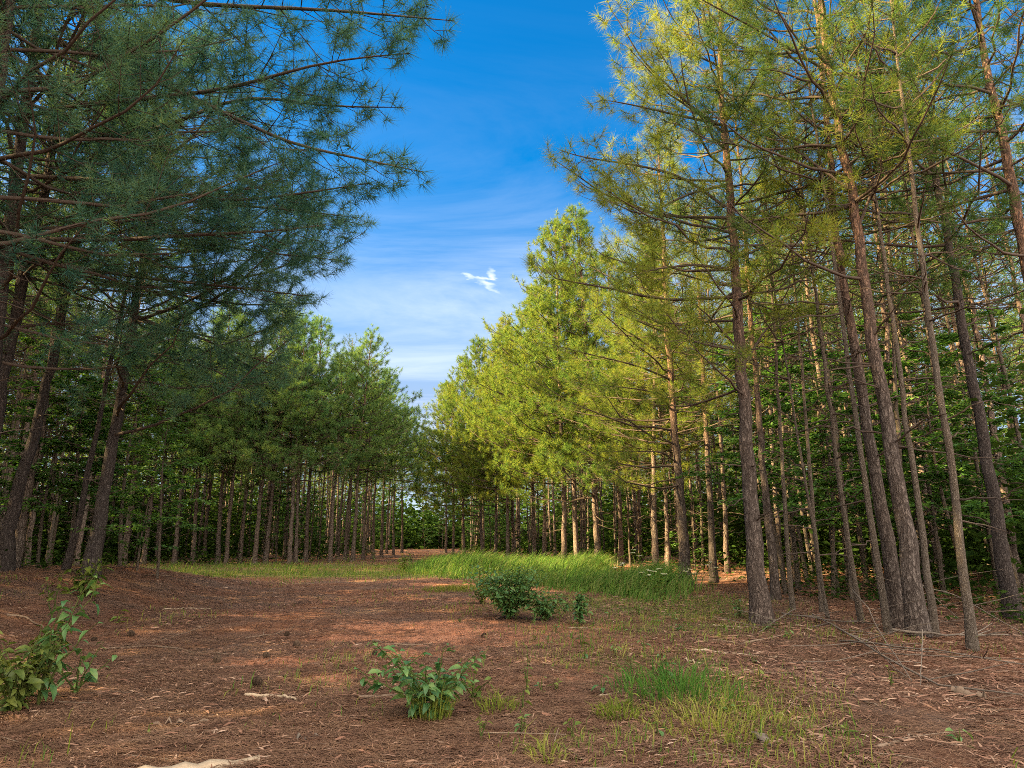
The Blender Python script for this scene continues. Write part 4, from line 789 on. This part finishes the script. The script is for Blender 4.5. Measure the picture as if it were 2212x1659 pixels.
def flower(seed, loc, H, label):
    rng = np.random.default_rng(seed); root = empty('white_flower', loc, rng.uniform(0, 6.28)); S = MB(); F = MB(); B = MB(); s = np.linspace(0, 1, 5)
    for k in range(3):
        a = k * 2.1; pts = np.stack([.10 * math.cos(a) * s ** 1.5, .10 * math.sin(a) * s ** 1.5, H * s * (1 - .08 * k)], -1); tube(S, pts, .004 * (1 - s) + .002, 5)
        e = pts[-1]; n = 14; aa = rng.uniform(0, 6.28, n); rr = .055 * rng.random(n) ** .5; C = e + np.stack([np.cos(aa) * rr, np.sin(aa) * rr, .02 * rng.random(n)], -1); twigs(S, np.repeat(e[None] - [0, 0, .05], n, 0), (C + e) / 2, C, .0018, .001)
        C = np.repeat(C, 5, 0); a5 = rng.uniform(0, 6.28, len(C)); small_leaves(B, rng, C, np.stack([np.cos(a5), np.sin(a5), .3 + 0 * a5], -1), np.array([[0, 0, 1.]]) + 0 * C, .028, .022)
        t = rng.uniform(.2, .85, 7); p = np.stack([np.interp(t, s, pts[:, j]) for j in range(3)], -1); a7 = rng.uniform(0, 6.28, 7); leaves(F, rng, p, np.stack([np.cos(a7), np.sin(a7), .2 + 0 * a7], -1), np.array([[0, 0, 1.]]) + 0 * p, .11, .045)
    S.build('stem', M_STEM, root); F.build('foliage', M_BUSHY, root); B.build('blossom', M_PETAL, root, smooth=False); tag(root, label, 'flower', 'white flowers in the tall grass')
for i, (px, Y, H, lab) in enumerate([(1422, 13.0, .55, 'white flower cluster low before the near end of the tall grass'), (1338, 14.2, .62, 'white flower head above the middle of the tall grass'), (1372, 15.6, .85, 'white flower head over the top line of the tall grass'), (1488, 14.6, .45, 'whitish flower at the foot of the crooked-limbed pine'), (1535, 14.4, .62, 'white flower in shade right of the crooked-limbed pine'), (1395, 13.6, .50, 'small pale flower between the two lower white clusters')]):
    x, y = at_px(px, Y); flower(600 + i, (x, y, float(ground(x, y))), H, lab)

# ------------------------------------------------------------------ fallen sticks, cones, wood
def stick(pxs, r, label, m=None, forks=0, seed=0, lift=0.0, name='fallen_stick', cat='stick', group=None):
    rng = np.random.default_rng(seed + 900); g = np.array([G(*p[:2]) + [0, 0, r * .8 + (p[2] if len(p) > 2 else 0)] for p in pxs]); s = np.linspace(0, 1, len(g)); ss = np.linspace(0, 1, 10); q = np.stack([np.interp(ss, s, g[:, k]) for k in range(3)], -1); q[1:-1] += rng.standard_normal((8, 3)) * r * .5; q[:, 2] += lift
    mb = MB(); tube(mb, q, r * (1 - .55 * ss) * (1 + .12 * rng.standard_normal(10)), 7); L = np.linalg.norm(q[-1] - q[0])
    for k in range(forks):
        t = rng.uniform(.2, .85); p0 = np.array([np.interp(t, ss, q[:, j]) for j in range(3)]); d = nrm(q[-1] - q[0]); sd_ = np.array([-d[1], d[0], 0]) * rng.choice([-1, 1]); l = L * rng.uniform(.15, .4); e = p0 + (d * .7 + sd_ * .6 + np.array([0, 0, rng.uniform(0, .35)])) * l; tube(mb, np.array([p0, (p0 + e) / 2 + .02 * l * rng.standard_normal(3), e]), np.array([r * .5, r * .4, r * .2]), 5)
    c = q.mean(0); c[2] = q[0, 2]; o = mb.build(name, m or M_STICK, off=c); o.location = [float(k) for k in c]; tag(o, label, cat, group); return o
stick([(775, 1510), (860, 1505), (915, 1508)], .014, 'short thick stick lying left of the glossy plant'); stick([(530, 1505), (600, 1507), (640, 1516)], .016, 'short round branch piece beside the nearest pine cone', M_PALE)
stick([(225, 1403), (330, 1395), (420, 1412), (500, 1416)], .011, 'long thin forked twig in front of the bank shrub', forks=1, seed=3); stick([(330, 1390), (410, 1365), (480, 1338)], .008, 'thin dark twig slanting up beside a pine cone', seed=4)
stick([(530, 1380), (590, 1372), (635, 1355)], .011, 'crooked grey stick on the red chips left of the cones', forks=1, seed=5); stick([(805, 1385), (850, 1395), (930, 1392)], .011, 'small dark crooked twig behind the glossy plant', forks=1, seed=6)
stick([(1495, 1406), (1560, 1410), (1680, 1422)], .014, 'pale straight stick just behind the grass tuft', M_PALE, seed=7); stick([(1540, 1385), (1600, 1392), (1690, 1376), (1740, 1368)], .014, 'dark crooked branch on the chips below the orange-lit pine', M_STICK, forks=1, seed=8)
stick([(1540, 1352), (1600, 1356), (1640, 1358)], .012, 'short bleached stick left of the orange-lit pine foot', M_PALE, seed=9); stick([(1228, 1358), (1300, 1360)], .010, 'small pale chip stick right of the rounded bush', M_PALE, seed=10); stick([(1295, 1506), (1345, 1495)], .010, 'short whitish stick in the thin grass', M_PALE, seed=12)
stick([(1225, 1375), (1270, 1378)], .010, 'short brown stick on bare clay behind the glossy plant', seed=13); stick([(350, 1318), (400, 1315), (455, 1316)], .010, 'straight pale stick lying in front of the yellowish weed', M_PALE, seed=14); stick([(15, 1330), (60, 1338), (95, 1358)], .016, 'bent dark branch on the slope of the bank', seed=15)
stick([(1795, 1480), (1850, 1510), (1900, 1530)], .012, 'half buried stick on the wood chips near the slim trunk', seed=16); stick([(2290 - 400, 1620), (1990, 1590)], .012, 'reddish stick near the tiny seedling', seed=17)
# dead branches piled at the right edge, each one a branch
DB = [([(1745, 1358, .0), (1800, 1365, .10), (1880, 1420, .08), (2010, 1485, .02), (2212, 1520, .05)], .016, 'long grey dead branch curving along the front of the pile'), ([(1815, 1390, .02), (1900, 1430, .16), (2030, 1460, .2), (2240, 1500, .2)], .013, 'dead branch lying across the middle of the pile'),
      ([(1755, 1330, .02), (1870, 1400, .05), (1960, 1470, .02)], .012, 'short dead branch slanting toward the wood chips'), ([(1850, 1350, .45), (1885, 1385, .35), (1900, 1405, .22), (1970, 1480, .03)], .011, 'upright crooked dead twig sticking out of the pile'),
      ([(1905, 1330, .35), (2000, 1350, .5), (2080, 1372, .45), (2240, 1440, .25)], .015, 'pale forked dead branch raised over the far side of the pile'), ([(1990, 1325, .55), (2010, 1350, .45), (2080, 1400, .3)], .010, 'pale twig rising from the raised forked branch'),
      ([(2005, 1450, .35), (1990, 1490, .03)], .008, 'short upright dead twig at the front of the pile'), ([(1650, 1330, .28), (1625, 1372, .0)], .012, 'leaning broken twig beside the orange-lit pine foot'), ([(1720, 1335, .12), (1680, 1352, .08), (1640, 1370, .02)], .013, 'low grey branch beside the leaning broken twig'),
      ([(1690, 1335, .06), (1800, 1350, .05), (1900, 1358, .04)], .016, 'dark log-like branch lying in front of the slender reddish trunk'), ([(1930, 1372, .05), (2060, 1385, .05), (2180, 1384, .05)], .022, 'dark fallen limb behind the slim lichen-spotted trunk')]
for i, (pts, r, lab) in enumerate(DB): stick(pts, r * .75, lab, M_DEADWOOD, forks=5 if r > .0115 else 1, seed=40 + i, name='dead_branch', cat='dead branch', group='dead branches piled at the stand edge')
# flat split plank-like bark piece at the bottom
def slab(p0, p1, wdt, th, label, m, seed):
    rng = np.random.default_rng(seed); a, b = G(*p0), G(*p1); n = 12; s = np.linspace(0, 1, n); c = a + (b - a) * s[:, None]; c[:, 2] = ground(c[:, 0], c[:, 1]) + .012; d = nrm(b - a); sd_ = np.array([-d[1], d[0], 0]); w_ = wdt * (1 - .75 * np.abs(s * 1.6 - .6).clip(0, 1) ** 2) * (1 + .12 * rng.standard_normal(n)); c[:, 2] += .015 * rng.standard_normal(n)
    up = np.array([0, 0, 1.]); V = np.stack([c - sd_ * w_[:, None] / 2, c - sd_ * w_[:, None] * .2 + up * th, c + sd_ * w_[:, None] * .25 + up * th * .8, c + sd_ * w_[:, None] / 2, c - up * th * .4], 1); i = np.arange(n - 1)[:, None] * 5; j = np.arange(5)[None]; k = (j + 1) % 5
    mb = MB(); mb.add(V, np.stack([i + j, i + k, i + 5 + k, i + 5 + j], -1).reshape(-1, 4)); mb.f.append((np.array([[0, 1, 2, 3, 4], [(n - 1) * 5 + q for q in (4, 3, 2, 1, 0)]]), 0)); cc = c.mean(0); o = mb.build('split_wood', m, off=cc); o.location = [float(q) for q in cc]; tag(o, label, 'wood piece'); return o
slab((560, 1646), (250, 1690), .11, .022, 'long pale splintered board of wood at the bottom of the frame', M_PALE, 3); slab((330, 1570), (450, 1562), .05, .012, 'flat torn bark strip behind the pale splintered board', M_STICK, 4); slab((640, 1600), (690, 1592), .04, .006, 'small grey bark flake right of the pale board', M_DEADWOOD, 5)
slab((1625, 1588), (1668, 1618), .07, .012, 'weathered grey wood chunk right of the yellowish grass', M_DEADWOOD, 6); slab((2060, 1500), (2130, 1512), .10, .05, 'rotten brown wood lump on the chips', M_STICK, 7); slab((1480, 1430), (1520, 1438), .03, .01, 'small pale sliver beside the grass tuft', M_PALE, 8)

def cone_mesh():
    rng = np.random.default_rng(70); mb = MB(); n = 95; i = np.arange(n); z = (i + .5) / n; a = i * 2.39996; r = .030 * np.sin(np.pi * (z * .86 + .09)) ** .75; L = .085
    core = np.stack([0 * z[::12], 0 * z[::12], z[::12] * L], -1); tube(mb, core, r[::12] * .62, 7)
    C = np.stack([np.cos(a) * r * .5, np.sin(a) * r * .5, z * L], -1); D = nrm(np.stack([np.cos(a), np.sin(a), .25 + .7 * z], -1)); S = np.stack([-np.sin(a), np.cos(a), 0 * a], -1); U = np.cross(S, D) ; l = (.019 * np.sin(np.pi * (z * .8 + .12)) + .004)[:, None]; wv = l * .62
    V = np.stack([C - S * wv * .4, C + S * wv * .4, C + D * l + S * wv - U * .001, C + D * l * 1.12 + U * .003, C + D * l - S * wv - U * .001, C + D * l * .9 - U * .0045], 1); b = np.arange(n)[:, None] * 6
    mb.add(V, np.concatenate([b + np.array([[0, 1, 2]]), b + np.array([[0, 2, 3]]), b + np.array([[0, 3, 4]]), b + np.array([[2, 5, 3]]), b + np.array([[3, 5, 4]]), b + np.array([[0, 4, 5]]), b + np.array([[1, 5, 2]])])); return mb.mesh('pine_cone', [M_CONE], smooth=False)
CM = cone_mesh(); crng = np.random.default_rng(71)
for px, py, s, lab in [(567, 1485, 1.0, 'dark open pine cone beside the short round branch piece'), (470, 1430, 1.0, 'pine cone at the end of the crooked grey stick'), (643, 1400, 1.0, 'pine cone on the red chips left of the bare clay'), (614, 1378, .8, 'small round pine cone above the others on the red chips'), (290, 1375, 1.0, 'dark pine cone lying on the slanting twig'),
                       (580, 1422, .8, 'pale worn pine cone between two others'), (1040, 1378, .7, 'tiny cone on the clay behind the glossy plant'), (805, 1418, .7, 'small cone at the edge of the bare clay'), (195, 1385, .8, 'half hidden cone by the bank shrub')]:
    g = G(px, py); o = bpy.data.objects.new('pine_cone', CM); COL.objects.link(o); o.location = (g[0], g[1], g[2] + .03 * s); o.rotation_euler = (R(crng.uniform(60, 100)), crng.uniform(-.3, .3), crng.uniform(0, 6.28)); o.scale = (s, s, s); tag(o, lab, 'pine cone', 'pine cones on the ground')
